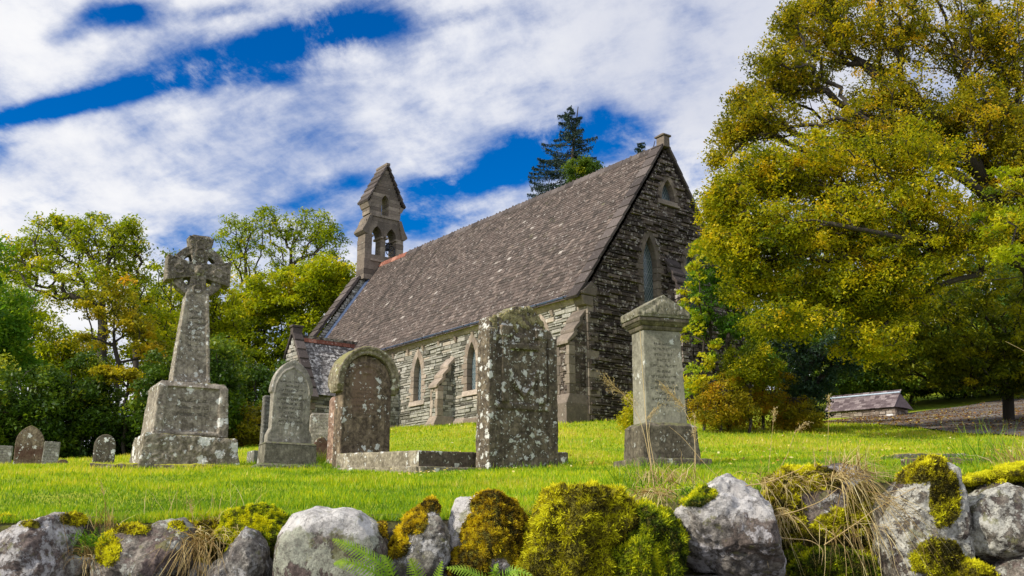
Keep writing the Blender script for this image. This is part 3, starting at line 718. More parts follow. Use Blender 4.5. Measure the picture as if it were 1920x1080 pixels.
for sg in (-1, 1):
    for k in range(6):
        a, b = k/6, (k+1)/6; y0, z0, y1, z1 = BC+sg*1.12*(1-a), 13.36+2.2*a, BC+sg*1.12*(1-b), 13.36+2.2*b
        mb.hexa([(BX0-.14, y0, z0-.03), (BX1+.14, y0, z0-.03), (BX1+.14, y1, z1-.06), (BX0-.14, y1, z1-.06), (BX0-.14, y0+sg*.06, z0+.09), (BX1+.14, y0+sg*.06, z0+.09), (BX1+.14, y1+sg*.03, z1+.03), (BX0-.14, y1+sg*.03, z1+.03)], random.random())
mb.build('gablet_roof', M['coping'], bello, bevel=.012)
mb = MB(); mb.box(BX0-.18, BX1+.18, BC-.11, BC+.11, 15.52, 15.66, .5, .01); mb.build('ridge_cap', M['old_ashlar'], bello, bevel=.02)
# bell and wheel in the right hand arch
mb = MB(); prof = [(.0, .34), (.08, .33), (.11, .26), (.12, .14), (.16, .05), (.2, 0)]
ringn = 16; vs = [(BX0+.4+r_*math.cos(2*math.pi*k/ringn), 4.41+r_*math.sin(2*math.pi*k/ringn), 11.05+z_) for r_, z_ in prof for k in range(ringn)]
mb.add(vs, [(i*ringn+k, i*ringn+(k+1) % ringn, (i+1)*ringn+(k+1) % ringn, (i+1)*ringn+k) for i in range(len(prof)-1) for k in range(ringn)])
mb.tube([(BX0+.4, 4.14, 11.42), (BX0+.4, 4.68, 11.42)], .035, 8); mb.build('bell', M['iron'], bello, smooth=True)
mb = MB(); cy_, cz_ = 4.41, 10.95
mb.tube([(BX1-.1, cy_+.27*math.cos(a), cz_+.27*math.sin(a)) for a in np.linspace(0, 2*math.pi, 25)], .022, 6)
for a in np.linspace(0, math.pi, 4)[:-1]: mb.tube([(BX1-.1, cy_+.27*math.cos(a), cz_+.27*math.sin(a)), (BX1-.1, cy_-.27*math.cos(a), cz_-.27*math.sin(a))], .016, 5)
mb.build('bell_wheel', M['iron'], bello)
# west parapet gable with cope, standing above the roof
mb, bk = MB(), MB()
def wsp(z):
    a = float(np.interp(z, [3.82, 5.36, 6.86, 8.82, 10.12], [-.4, .64, 1.67, 3.0, HW])); lo = max(a-.36, -.3)
    return [(lo, min(a+.35, HW))]
lay(mb, bk, lambda u, z, q: (BX1-.35+q, u, z), (3.9, 9.9), wsp, ln=(.15, .3))
pg = mb.build('west_parapet', M['rubble'], church); bk.build('mortar', M['dark_mortar'], pg)
def verge2(xa, xb, lift, side, w0, w1, mat, name, thick=.12, step=.5, parent=church):
    mb = MB(); w = w0
    while w < w1-.05:
        z0 = roofz(w); dz = (roofz(w+.05)-z0)/.05; L_ = math.hypot(1, dz); dw = step/L_; e = min(w+dw, w1); z1 = roofz(e); ny, nz = -dz/L_, 1/L_
        q = lambda y_, z_, o: (((y_+ny*o) if side == 1 else 2*HW-(y_+ny*o)), z_+nz*o)
        a, b, c, d = q(w-.03, z0-.03*dz, lift+.04), q(e, z1, lift), q(e, z1, lift-thick), q(w-.03, z0-.03*dz, lift-thick)
        mb.add([(xa, *a), (xb, *a), (xb, *b), (xa, *b), (xa, *d), (xb, *d), (xb, *c), (xa, *c)], [(0, 1, 2, 3), (4, 7, 6, 5), (0, 4, 5, 1), (3, 2, 6, 7), (1, 5, 6, 2), (0, 3, 7, 4)], random.random())
        w = e
    return mb.build(name, mat, parent, bevel=.01)
verge2(-LEN-.25, BX1-.28, .52, 1, -.5, 3.2, M['coping'], 'parapet_coping'); verge2(-LEN-.25, BX1-.28, .5, -1, -.5, 3.2, M['coping'], 'parapet_coping')
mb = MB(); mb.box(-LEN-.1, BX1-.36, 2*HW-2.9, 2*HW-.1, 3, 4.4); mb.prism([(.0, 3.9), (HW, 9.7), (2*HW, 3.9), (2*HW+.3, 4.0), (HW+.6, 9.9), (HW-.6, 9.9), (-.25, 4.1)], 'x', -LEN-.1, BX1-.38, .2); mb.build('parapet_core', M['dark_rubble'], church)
mb = MB()
for a, b in ((-.3, 1.67), (1.67, HW-.35)):
    mb.hexa([(BX1-.34, a, roofz(a)+.02), (BX1-.02, a, roofz(a)+.02), (BX1-.02, b, roofz(b)+.02), (BX1-.34, b, roofz(b)+.02), (BX1-.34, a-.03, roofz(a)+.09), (BX1-.05, a-.03, roofz(a)+.06), (BX1-.05, b-.03, roofz(b)+.06), (BX1-.34, b-.03, roofz(b)+.09)])
mb.build('lead_flashing', M['lead'], church)

# -- porch
pc = empty('porch', (-15.6, 0, 0)); pc.parent = church
PY0, PR, PE_, PW = -2.75, 4.78, 2.35, 1.62      # south end, ridge z, eave z, half width
pz = lambda w: float(np.interp(w, [-.3, PW], [PE_-.35, PR-.05]))
mb = MB()
def pslates(mb, sgn):
    w = -.2
    while w < PW-.02:
        z0 = pz(w); dz = (PR-.05-PE_+.35)/(PW+.3); L_ = math.hypot(1, dz); dw = .19/L_; nx, nz = 1/L_*dz, 1/L_
        y = PY0+.3
        while y < 1.2:
            l = random.uniform(.17, .27); lift = random.uniform(.014, .03); xx = PW-w
            p0 = (xx+nx*lift, z0+nz*lift); p2 = (xx-dw*1.8, z0+dz*dw*1.8+.004); p1 = (p0[0]-nx*.012, p0[1]-nz*.012)
            a, b = y+.004, y+l-.004
            mb.add([(sgn*p0[0], a, p0[1]), (sgn*p0[0], b, p0[1]), (sgn*p2[0], b, p2[1]), (sgn*p2[0], a, p2[1]), (sgn*p1[0], a, p1[1]), (sgn*p1[0], b, p1[1])], [(0, 1, 2, 3), (0, 4, 5, 1), (0, 3, 4), (1, 5, 2)], random.betavariate(2, 2) if random.random() > .05 else 1)
            y += l
        w += dw
pslates(mb, 1); pslates(mb, -1)
M['porch_slate'] = tone_mat('porch_slate', [(0, (.06, .055, .052)), (.5, (.12, .11, .105)), (1, (.3, .28, .27))], (.62, .60, .57), .75, 20, .7, .012, green=.2, lscale=7)
mb.build('porch_roof', M['porch_slate'], pc, recalc=False)
mb = MB(); y = PY0+.25
while y < .5: mb.prism([(-.14, PR-.16), (-.05, PR+.03), (.05, PR+.03), (.14, PR-.16)], 'y', y+.005, y+.4, random.random()); y += .41
mb.build('red_ridge_tiles', M['redtile'], pc, bevel=.01)
mb, bk = MB(), MB()
def psp(z):
    if z < PE_-.3: a = PW-.05
    else: a = float(np.interp(z, [PE_-.35, PR], [PW+.25, 0]))
    a = min(a, PW-.05)
    segs = [(-a, a)]
    if z < 2.9: hw_ = .55 if z < 2.2 else .55*math.sqrt(max(0, 1-((z-2.2)/.75)**2)); segs = [(-a, -hw_), (hw_, a)]
    return segs if a > .05 else []
lay(mb, bk, lambda u, z, q: (u, PY0-q, z), (-.3, PR-.02), psp, ch=(.12, .22), ln=(.3, .8))
lay(mb, bk, lambda u, z, q: (PW-.06+q, u, z), (-.3, PE_+.05), lambda z: [(PY0, 0)])
lay(mb, bk, lambda u, z, q: (-PW+.06-q, u, z), (-.3, PE_+.05), lambda z: [(PY0, 0)])
pw_ = mb.build('porch_wall', M['rubble'], pc); bk.build('mortar', M['mortar'], pw_)
mb = MB()
for sg in (-1, 1):
    for k in range(7):
        a, b = k/7, (k+1)/7; W0 = PW+.3; x0, z0, x1, z1 = sg*W0*(1-a), PE_-.45+(PR-PE_+.62)*a, sg*W0*(1-b), PE_-.45+(PR-PE_+.62)*b
        mb.hexa([(x0, PY0-.08, z0), (x0, PY0+.36, z0), (x1, PY0+.36, z1), (x1, PY0-.08, z1), (x0+sg*.09, PY0-.08, z0+.14), (x0+sg*.09, PY0+.36, z0+.14), (x1+sg*.06, PY0+.36, z1+.10), (x1+sg*.06, PY0-.08, z1+.10)], random.random())
mb.box(-.13, .13, PY0-.09, PY0+.36, PR+.1, PR+.42, .5); mb.box(-.18, .18, PY0-.14, PY0+.40, PR+.42, PR+.52, .4)
mb.build('porch_coping', M['coping'], pc, bevel=.02)
mb = MB(); mb2 = MB(); z = -.2; k = 0
while z < PE_-.25:
    a = .4 if k % 2 else .24; mb.box(PW-a, PW+.03, PY0-.05, PY0+(.64-a), z+.005, z+.285, random.random(), .004); mb2.box(-PW-.03, -PW+a, PY0-.05, PY0+(.64-a), z+.005, z+.285, random.random(), .004); z += .29; k += 1
mb.build('quoin', M['ashlar'], pc, bevel=.02); mb2.build('quoin', M['ashlar'], pc, bevel=.02)
mb = MB(); mb.box(-PW+.2, PW-.2, -.05, 0, -.2, 2.3); mb.build('porch_door', M['iron'], pc)
# ================================================================== TREES
def tube_mesh(lines):
    """lines: list of (pts (k,3), radii (k,), sides) -> V, F quads"""
    Vs = []; Fs = []; off = 0
    for pts, rad, ns in lines:
        pts = np.asarray(pts, float); k = len(pts)
        t = np.gradient(pts, axis=0); t /= np.linalg.norm(t, axis=1)[:, None]+1e-9
        ref = np.where(np.abs(t[:, 2:3]) > .9, np.array([[1., 0, 0]]), np.array([[0, 0, 1.]]))
        a = np.cross(t, ref); a /= np.linalg.norm(a, axis=1)[:, None]+1e-9; b = np.cross(t, a)
        an = np.arange(ns)*2*np.pi/ns
        ring = pts[:, None]+(a[:, None]*np.cos(an)[None, :, None]+b[:, None]*np.sin(an)[None, :, None])*np.asarray(rad)[:, None, None]
        Vs.append(ring.reshape(-1, 3)); i = np.arange(k-1)[:, None]*ns+off; j = np.arange(ns)[None]; j1 = (j+1) % ns
        Fs.append(np.stack([i+j, i+j1, i+ns+j1, i+ns+j], -1).reshape(-1, 4)); off += k*ns
    return np.concatenate(Vs), np.concatenate(Fs)
def leaves_mesh(name, C_, size, tone, up=.6, aspect=.55, out_dir=None):
    n_ = len(C_); nrm = RNG.normal(0, 1, (n_, 3)); nrm[:, 2] = np.abs(nrm[:, 2])+up
    nrm /= np.linalg.norm(nrm, axis=1)[:, None]
    a = np.cross(nrm, RNG.normal(0, 1, (n_, 3))); a /= np.linalg.norm(a, axis=1)[:, None]+1e-9; b = np.cross(nrm, a)
    a *= size[:, None]; b *= (size*aspect)[:, None]; dr_ = np.zeros((n_, 3)); dr_[:, 2] = -size*.25
    Vv = np.stack([C_-a*.5, C_-b*.5+dr_*.2, C_+a*.5+dr_, C_+b*.5+dr_*.2], 1).reshape(-1, 3)
    return npmesh(name, Vv, np.arange(4*n_).reshape(-1, 4), {'tone': np.clip(tone, 0, 1)})
def grow(trunks, clusters, r_tip=.012, expo=.47, wig=.12, r_cap=.4):
    """join every leaf cluster to the skeleton by the cheapest path; pipe model radii"""
    nodes = []; parent = []; plen = []
    for tr in trunks:
        tr = np.asarray(tr, float); prev = -1
        if nodes:
            dd0 = np.linalg.norm(np.array(nodes)-tr[0], axis=1)
            if dd0.min() < 1.2: prev = int(np.argmin(dd0)); tr = np.vstack([nodes[prev], tr[1:]])
        L = np.linalg.norm(np.diff(tr, axis=0), axis=1).sum(); k = max(6, int(L/.5)); tt = np.linspace(0, 1, k); d = np.r_[0, np.cumsum(np.linalg.norm(np.diff(tr, axis=0), axis=1))]/L
        pts = np.stack([np.interp(tt, d, tr[:, i]) for i in range(3)], 1); pts[1:, :2] += RNG.normal(0, .04, (k-1, 2))
        for i, p in enumerate(pts): nodes.append(p); parent.append(prev); plen.append(L*i/(k-1)); prev = len(nodes)-1
        first = 0
    minh = trunks[0][0][2]+1.0
    base = np.array(nodes[0]); order = np.argsort(np.linalg.norm(clusters-np.array([base[0], base[1], base[2]+2]), axis=1)); ends = []
    for ci in order:
        Cc = clusters[ci]; A_ = np.array(nodes); dist = np.linalg.norm(A_-Cc, axis=1)
        below = np.maximum(0, A_[:, 2]-Cc[2])
        cost = dist+.32*np.array(plen)+1.2*below+np.where(A_[:, 2] < minh, 6, 0)
        j = int(np.argmin(cost)); p0 = A_[j]; dd = np.linalg.norm(Cc-p0); k = max(2, int(dd/.45)); prev = j
        perp = RNG.normal(0, wig*dd/2.5, 3)
        for s_ in range(1, k+1):
            f = s_/k; q = p0*(1-f)+Cc*f+perp*math.sin(math.pi*f)+np.array([0, 0, .10*dd*math.sin(math.pi*f)])
            nodes.append(q); parent.append(prev); plen.append(plen[prev]+dd/k); prev = len(nodes)-1
        ends.append(prev)
    cnt = np.zeros(len(nodes)); 
    for e in ends: cnt[e] += 1
    for i in range(len(nodes)-1, -1, -1):
        if parent[i] >= 0: cnt[parent[i]] += cnt[i]
    rad = np.minimum(r_tip*np.maximum(cnt, .6)**expo, r_cap)
    ch = {}
    for i, p in enumerate(parent): ch.setdefault(p, []).append(i)
    lines = []; stack = [(r_, None) for r_ in ch[-1]]
    while stack:
        s_, pa = stack.pop(); idx_ = ([pa] if pa is not None else [])+[s_]; cur = s_
        while cur in ch:
            c_ = sorted(ch[cur], key=lambda q: -cnt[q])
            for o_ in c_[1:]: stack.append((o_, cur))
            cur = c_[0]; idx_.append(cur)
        if len(idx_) < 2: continue
        pts = np.array([nodes[i] for i in idx_]); rr_ = np.array([rad[i] for i in idx_])
        if pa is not None: rr_[0] = rr_[1]
        rr_[-1] *= .4; lines.append((pts, rr_, 8 if rr_.max() > .06 else (5 if rr_.max() > .02 else 3)))
    return lines
def in_lobes(lobes, n_, shell=.5):
    """points through a set of ellipsoids (centre, radii, weight)"""
    w = np.array([l[2] for l in lobes], float); w /= w.sum(); pick = RNG.choice(len(lobes), n_, p=w)
    d = RNG.normal(0, 1, (n_, 3)); d /= np.linalg.norm(d, axis=1)[:, None]; r_ = RNG.uniform(0, 1, n_)**shell
    c = np.array([tuple(l[0]) for l in lobes])[pick]; rd = np.array([l[1] for l in lobes])[pick]
    return c+d*r_[:, None]*rd
def tree(name, label, cat, trunks, lobes, ncl, nper, crad, lsize, lmat, bmat, group=None, shell=.42, tone=(.5, .2), r_tip=.012, flat=.6, up=.6, aspect=.55, part='crown', r_cap=.4, top_tone=0, clipz=None, clusters=None, expo=.47, wig=.12):
    b0 = Vector(trunks[0][0]); root = tag(empty(name, b0), label, cat, group)
    cl = in_lobes(lobes, ncl, shell) if clusters is None else clusters
    if clipz is not None: cl = cl[cl[:, 2] > gz(cl[:, 0], cl[:, 1])+clipz]
    V_, F_ = tube_mesh(grow(trunks, cl, r_tip=r_tip, r_cap=r_cap, expo=expo, wig=wig)); V_ = V_-np.array(b0)
    link('trunk', npmesh('trunk', V_, F_, smooth=True), bmat, root)
    nc = len(cl); per = RNG.integers(int(nper*.5), int(nper*1.5)+1, nc); pick = np.repeat(np.arange(nc), per); n_ = len(pick)
    off = RNG.normal(0, 1, (n_, 3)); off /= np.linalg.norm(off, axis=1)[:, None]; off *= RNG.uniform(0, 1, n_)[:, None]**.55
    cr = crad*RNG.uniform(.6, 1.35, nc); off *= cr[pick][:, None]*np.array([1, 1, flat]); off[:, 2] -= (off[:, 0]**2+off[:, 1]**2)/(crad*3)
    Pt = cl[pick]+off
    if clipz is not None: Pt[:, 2] = np.maximum(Pt[:, 2], gz(Pt[:, 0], Pt[:, 1])+.02)
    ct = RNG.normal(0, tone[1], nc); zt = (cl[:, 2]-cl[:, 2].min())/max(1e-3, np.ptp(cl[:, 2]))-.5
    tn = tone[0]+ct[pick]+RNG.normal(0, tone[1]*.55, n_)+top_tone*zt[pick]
    sz = lsize*RNG.uniform(.6, 1.35, n_)
    link(part, leaves_mesh(part, Pt-np.array(b0), sz, tn, up, aspect), lmat, root)
    return root
M['bark_dark'] = bark_mat('bark_dark', (.022, .018, .014), (.065, .054, .044))
M['bark_grey'] = bark_mat('bark_grey', (.10, .095, .085), (.22, .21, .19))
M['leaf_ash'] = leaf_mat('leaf_ash', [(0, (.05, .09, .006)), (.4, (.19, .26, .008)), (.75, (.38, .42, .012)), (1, (.52, .44, .02))], .5)
M['leaf_yellowgreen'] = leaf_mat('leaf_yellowgreen', [(0, (.06, .10, .006)), (.45, (.26, .32, .006)), (.8, (.46, .48, .010)), (1, (.6, .50, .02))], .5)
M['leaf_orange'] = leaf_mat('leaf_orange', [(0, (.14, .15, .01)), (.35, (.36, .32, .012)), (.7, (.58, .42, .02)), (1, (.66, .30, .02))], .45)
M['leaf_dark'] = leaf_mat('leaf_dark', [(0, (.02, .045, .006)), (.45, (.055, .11, .012)), (.8, (.15, .22, .016)), (1, (.34, .36, .02))], .3, .45)
M['leaf_olive'] = leaf_mat('leaf_olive', [(0, (.05, .06, .006)), (.3, (.16, .17, .008)), (.6, (.33, .30, .010)), (.85, (.52, .42, .014)), (1, (.62, .40, .02))], .45)
M['leaf_gold'] = leaf_mat('leaf_gold', [(0, (.05, .08, .005)), (.3, (.18, .21, .006)), (.62, (.36, .35, .008)), (.85, (.55, .48, .010)), (1, (.62, .45, .015))], .45)
M['leaf_rust'] = leaf_mat('leaf_rust', [(0, (.06, .07, .006)), (.4, (.24, .22, .01)), (.75, (.42, .30, .012)), (1, (.52, .24, .02))], .42)
M['leaf_bright'] = leaf_mat('leaf_bright', [(0, (.03, .10, .012)), (.45, (.11, .24, .018)), (.75, (.30, .40, .02)), (1, (.62, .56, .02))], .45)
M['leaf_blue'] = leaf_mat('leaf_bluegreen', [(0, (.010, .028, .018)), (.5, (.04, .085, .05)), (1, (.11, .18, .11))], .15, .35)
M['needles'] = leaf_mat('needles', [(0, (.006, .018, .018)), (.5, (.02, .045, .035)), (1, (.05, .08, .04))], .1, .6)
def E3(px, py, Y, rx, ry, ryd, w=1):
    """crown lobe at photo pixel, radii in pixels (x, z) and metres in depth"""
    k = Y/1858.; return (U(px, py, Y), (rx*k, ryd, ry*k), w)
def foot(px, Y, sink=.15):
    x = U(px, 860, Y).x; return Vector((x, Y, g1(x, Y)-sink))
# ---- left side
Y = 38
tree('ash_tree', 'tall airy ash with twin dark trunks and open green crown above the low headstones', 'tree',
     [[foot(255, Y), U(256, 600, Y), U(252, 540, Y+.3), U(300, 480, Y)], [foot(195, Y), U(192, 600, Y), U(195, 545, Y), U(170, 480, Y-.5), U(120, 440, Y)]],
     [E3(100, 450, Y, 60, 50, 2.0, 1), E3(190, 450, Y, 60, 48, 2.2, 1.2), E3(235, 480, Y, 50, 72, 2, 1), E3(150, 530, Y, 100, 50, 2.5, 1.3), E3(50, 500, Y, 45, 40, 1.5, .5), E3(240, 560, Y, 50, 40, 2, .5), E3(246, 420, Y, 18, 18, .8, .2), E3(105, 415, Y, 20, 12, .8, .2), E3(20, 480, Y, 30, 40, 1, .4)],
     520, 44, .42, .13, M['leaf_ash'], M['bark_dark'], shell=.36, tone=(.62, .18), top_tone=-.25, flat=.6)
Y = 31
tree('ash_tree', 'bright green leafy tree cut off by the left edge of the view', 'tree', [[foot(-60, Y), U(-50, 640, Y), U(-40, 520, Y)]],
     [E3(-20, 600, Y, 75, 85, 2, 2), E3(-60, 480, Y, 70, 60, 2, 1), E3(-110, 620, Y, 80, 120, 2, 1), E3(10, 680, Y, 50, 40, 1.5, .8)], 110, 170, .6, .15, M['leaf_bright'], M['bark_dark'], tone=(.38, .14))
Y = 34
tree('maple_tree', 'small maple turning orange beneath the twin trunked ash', 'tree', [[foot(215, Y), U(222, 690, Y), U(212, 620, Y)]],
     [E3(195, 575, Y, 55, 36, 1.2, 1), E3(255, 600, Y, 50, 40, 1.2, 1), E3(170, 630, Y, 40, 30, 1, .6), E3(275, 655, Y, 30, 25, 1, .6), E3(225, 540, Y, 50, 22, 1, .5)], 70, 80, .42, .14, M['leaf_orange'], M['bark_dark'], tone=(.36, .2), flat=.5)
tree('maple_tree', 'low golden maple spray glowing left of the cross plinth', 'tree', [[foot(235, 30), U(235, 760, 30), U(240, 710, 30)]],
     [E3(235, 715, 30, 38, 24, .9, 1), E3(200, 695, 30, 25, 12, .6, .5), E3(262, 735, 30, 20, 16, .6, .4)], 32, 90, .32, .12, M['leaf_orange'], M['bark_dark'], tone=(.42, .12), flat=.35)
Y = 44
for i, (px, hx, lb) in enumerate([(318, 480, 'slim birch with thin crown rising left of the cross head'), (290, 520, 'slender birch standing just behind the orange maple'), (365, 560, 'thin tree showing behind the shaft of the cross')]):
    tree('birch_tree', lb, 'tree', [[foot(px, Y+i), U(px, 640, Y+i), U(px+5, hx+20, Y+i)]],
         [E3(px, hx+30, Y+i, 42, 42, 1.6, 1), E3(px-15, hx+90, Y+i, 48, 40, 1.6, 1.1), E3(px+12, hx+150, Y+i, 50, 50, 1.6, 1)], 70, 60, .5, .15, M['leaf_yellowgreen'], M['bark_dark'], 'slim trees behind the cross', tone=(.42, .2), flat=.5, top_tone=-.2)
Y = 54
tree('ash_tree', 'tall ash with feathery see-through crown left of the bellcote', 'tree', [[foot(470, Y), U(465, 600, Y), U(462, 480, Y), U(450, 440, Y)], [foot(540, Y), U(545, 600, Y), U(548, 460, Y), U(560, 420, Y)]],
     [E3(455, 440, Y, 50, 38, 2, 1), E3(515, 420, Y, 48, 30, 2, 1), E3(585, 430, Y, 58, 36, 2, 1.1), E3(620, 465, Y, 38, 40, 2, .8), E3(460, 500, Y, 40, 45, 2, .6), E3(540, 480, Y, 60, 40, 2, .8), E3(420, 470, Y, 25, 25, 1, .3)],
     420, 32, .45, .15, M['leaf_ash'], M['bark_dark'], shell=.34, tone=(.5, .18), top_tone=-.2, flat=.6)
Y = 51
tree('sycamore_tree', 'dense yellow-green sycamore crowding the west end of the church', 'tree', [[foot(560, Y), U(565, 700, Y), U(570, 560, Y)], [foot(500, Y), U(490, 700, Y), U(500, 600, Y)]],
     [E3(570, 540, Y, 70, 60, 2.2, 1.3), E3(620, 530, Y, 45, 60, 2, 1), E3(500, 570, Y, 50, 60, 2, 1.1), E3(440, 600, Y, 45, 60, 2, 1), E3(580, 640, Y, 70, 60, 2, 1.1), E3(480, 670, Y, 60, 60, 2, 1), E3(400, 640, Y, 40, 50, 2, .7)],
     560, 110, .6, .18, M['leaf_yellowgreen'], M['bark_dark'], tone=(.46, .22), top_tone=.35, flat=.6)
Y = 36
tree('holly_tree', 'dark evergreen tree filling the gap between cross and porch', 'tree', [[foot(480, Y), U(480, 780, Y), U(480, 700, Y)]],
     [E3(470, 720, Y, 50, 60, 1.6, 1), E3(520, 740, Y, 40, 70, 1.6, 1), E3(420, 740, Y, 45, 60, 1.6, 1), E3(445, 800, Y, 60, 50, 1.6, 1), E3(520, 800, Y, 50, 50, 1.6, 1)], 120, 170, .5, .13, M['leaf_dark'], M['bark_dark'], tone=(.38, .2), clipz=.1)
Y = 30
tree('laurel_bush', 'olive-brown bush just right of the cross plinth', 'bush', [[foot(455, Y), U(455, 820, Y), U(452, 790, Y)]],
     [E3(450, 790, Y, 32, 45, 1, 1), E3(430, 820, Y, 30, 30, 1, .7), E3(478, 800, Y, 22, 45, 1, .6)], 60, 130, .36, .10, M['leaf_rust'], M['bark_dark'], tone=(.3, .2), clipz=.05)
Y = 29
for i, (px, py, rx, ry, lb, mt, tn) in enumerate([(40, 740, 75, 75, 'dark glossy laurel at the far left behind the small slabs', 'leaf_dark', .45), (140, 735, 65, 80, 'dark laurel directly behind the pointed brown headstone', 'leaf_dark', .48),
        (235, 790, 60, 70, 'dark laurel behind the white-flecked round headstone', 'leaf_dark', .36), (330, 720, 60, 80, 'deep green laurel hidden mostly behind the cross shaft', 'leaf_dark', .42), (90, 830, 90, 50, 'low dark laurel skirt along the graves on the left', 'leaf_dark', .34), (-60, 800, 70, 90, 'laurel bush beyond the left frame edge', 'leaf_dark', .4), (400, 700, 40, 90, 'tall dark laurel right beside the cross shaft', 'leaf_dark', .5)]):
    Yi = Y+(i % 3)*.9
    tree('laurel_bush', lb, 'bush', [[foot(px, Yi), U(px, min(840, py+60), Yi), U(px, py, Yi)]],
         [E3(px, py, Yi, rx, ry, 1.6, 1.2), E3(px-rx*.6, py+ry*.5, Yi, rx*.7, ry*.7, 1.4, .9), E3(px+rx*.6, py+ry*.5, Yi, rx*.7, ry*.7, 1.4, .9)], 120, 150, .42, .115, M[mt], M['bark_dark'], 'laurels screening the west side', tone=(tn, .2), top_tone=.3, clipz=.05)
for i, (px, py, rx, ry, lb, mt, tn, Yt) in enumerate([(60, 640, 80, 70, 'yellow-green hazel filling in under the tall ash at the left', 'leaf_yellowgreen', .42, 40), (150, 660, 70, 60, 'mid green hazel behind the dark laurels', 'leaf_ash', .42, 42), (300, 640, 60, 70, 'sunlit yellow-green hazel just left of the cross shaft', 'leaf_yellowgreen', .5, 40), (400, 560, 55, 70, 'feathery yellow-green hazel right of the cross head', 'leaf_yellowgreen', .5, 46), (420, 680, 60, 60, 'shaded green hazel between cross and porch', 'leaf_ash', .3, 40), (-30, 560, 60, 90, 'hazel past the left edge of the frame', 'leaf_ash', .5, 44), (340, 580, 50, 50, 'pale green hazel directly behind the cross shaft', 'leaf_yellowgreen', .45, 50), (20, 560, 50, 60, 'green hazel under the left end of the ash crown', 'leaf_bright', .5, 43)]):
    tree('hazel_tree', lb, 'tree', [[foot(px, Yt), U(px, py+60, Yt), U(px, py, Yt)]], [E3(px, py, Yt, rx, ry, 2, 1.2), E3(px-rx*.5, py+ry*.6, Yt, rx*.7, ry*.7, 1.6, .9), E3(px+rx*.5, py+ry*.6, Yt, rx*.7, ry*.7, 1.6, .9)], 170, 60, .5, .15, M[mt], M['bark_dark'], 'hazels in the tree belt on the left', tone=(tn+.1, .2), top_tone=.2, flat=.6)
# ---- right side: the great beech and its neighbours
tree('beech_tree', 'green-gold beech low on the right above the gravel drive', 'tree', [[foot(1900, 31), U(1890, 700, 31), U(1860, 600, 30), U(1800, 540, 30)]],
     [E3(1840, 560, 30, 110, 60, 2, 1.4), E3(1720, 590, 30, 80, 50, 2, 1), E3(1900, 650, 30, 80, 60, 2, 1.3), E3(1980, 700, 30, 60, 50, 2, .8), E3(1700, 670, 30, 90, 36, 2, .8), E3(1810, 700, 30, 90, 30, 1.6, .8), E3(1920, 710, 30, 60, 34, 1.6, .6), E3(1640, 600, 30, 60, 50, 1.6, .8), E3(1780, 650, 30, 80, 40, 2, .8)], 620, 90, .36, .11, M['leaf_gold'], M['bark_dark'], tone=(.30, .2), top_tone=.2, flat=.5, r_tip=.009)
Y = 25
tree('beech_tree', 'towering olive and gold beech filling the upper right', 'tree',
     [[foot(1960, Y+2), U(1950, 600, Y+2), U(1920, 420, Y+1), U(1850, 250, Y), U(1780, 80, Y), U(1740, -60, Y)], [U(1920, 420, Y+1), U(1800, 330, Y-.5), U(1680, 260, Y-1), U(1560, 180, Y-1)], [U(1933, 500, Y+1.45), U(1760, 350, Y), U(1560, 300, Y-1), U(1430, 250, Y-1)]],
     [E3(1560, 60, Y, 110, 70, 1.8, 1.5), E3(1480, 150, Y, 90, 55, 1.5, 1.2), E3(1420, 230, Y-1, 80, 40, 1.4, 1), E3(1700, 60, Y, 130, 90, 2, 1.4), E3(1860, 80, Y, 110, 100, 2, 1.6), E3(1650, 190, Y, 120, 60, 2, 1), E3(1800, 230, Y, 120, 80, 2, 1.6), E3(1900, 300, Y, 80, 110, 2, 1.6),
      E3(1620, -60, Y, 160, 60, 2, 1), E3(1850, -60, Y, 160, 80, 2, 1), E3(1365, 255, Y-1, 40, 40, .8, .28), E3(1345, 300, Y-1, 22, 26, .6, .10), E3(1440, 120, Y-1, 40, 60, 1, .25), E3(1475, 40, Y-1, 40, 50, 1, .25), E3(1395, 185, Y-1, 40, 30, .8, .25), E3(1620, 250, Y-1, 160, 60, 2, 1), E3(2030, 150, Y, 90, 200, 2, 1.2), E3(1530, 10, Y, 60, 40, 1, .6), E3(1700, 250, Y+1, 160, 70, 2, 1.3), E3(1880, 200, Y+1, 90, 110, 2, 1.2), E3(1880, 420, Y+1, 70, 80, 2, 1)],
     3400, 52, .31, .086, M['leaf_olive'], M['bark_dark'], shell=.62, tone=(.54, .26), r_tip=.009, flat=.75, expo=.45, r_cap=.3)
Y = 23
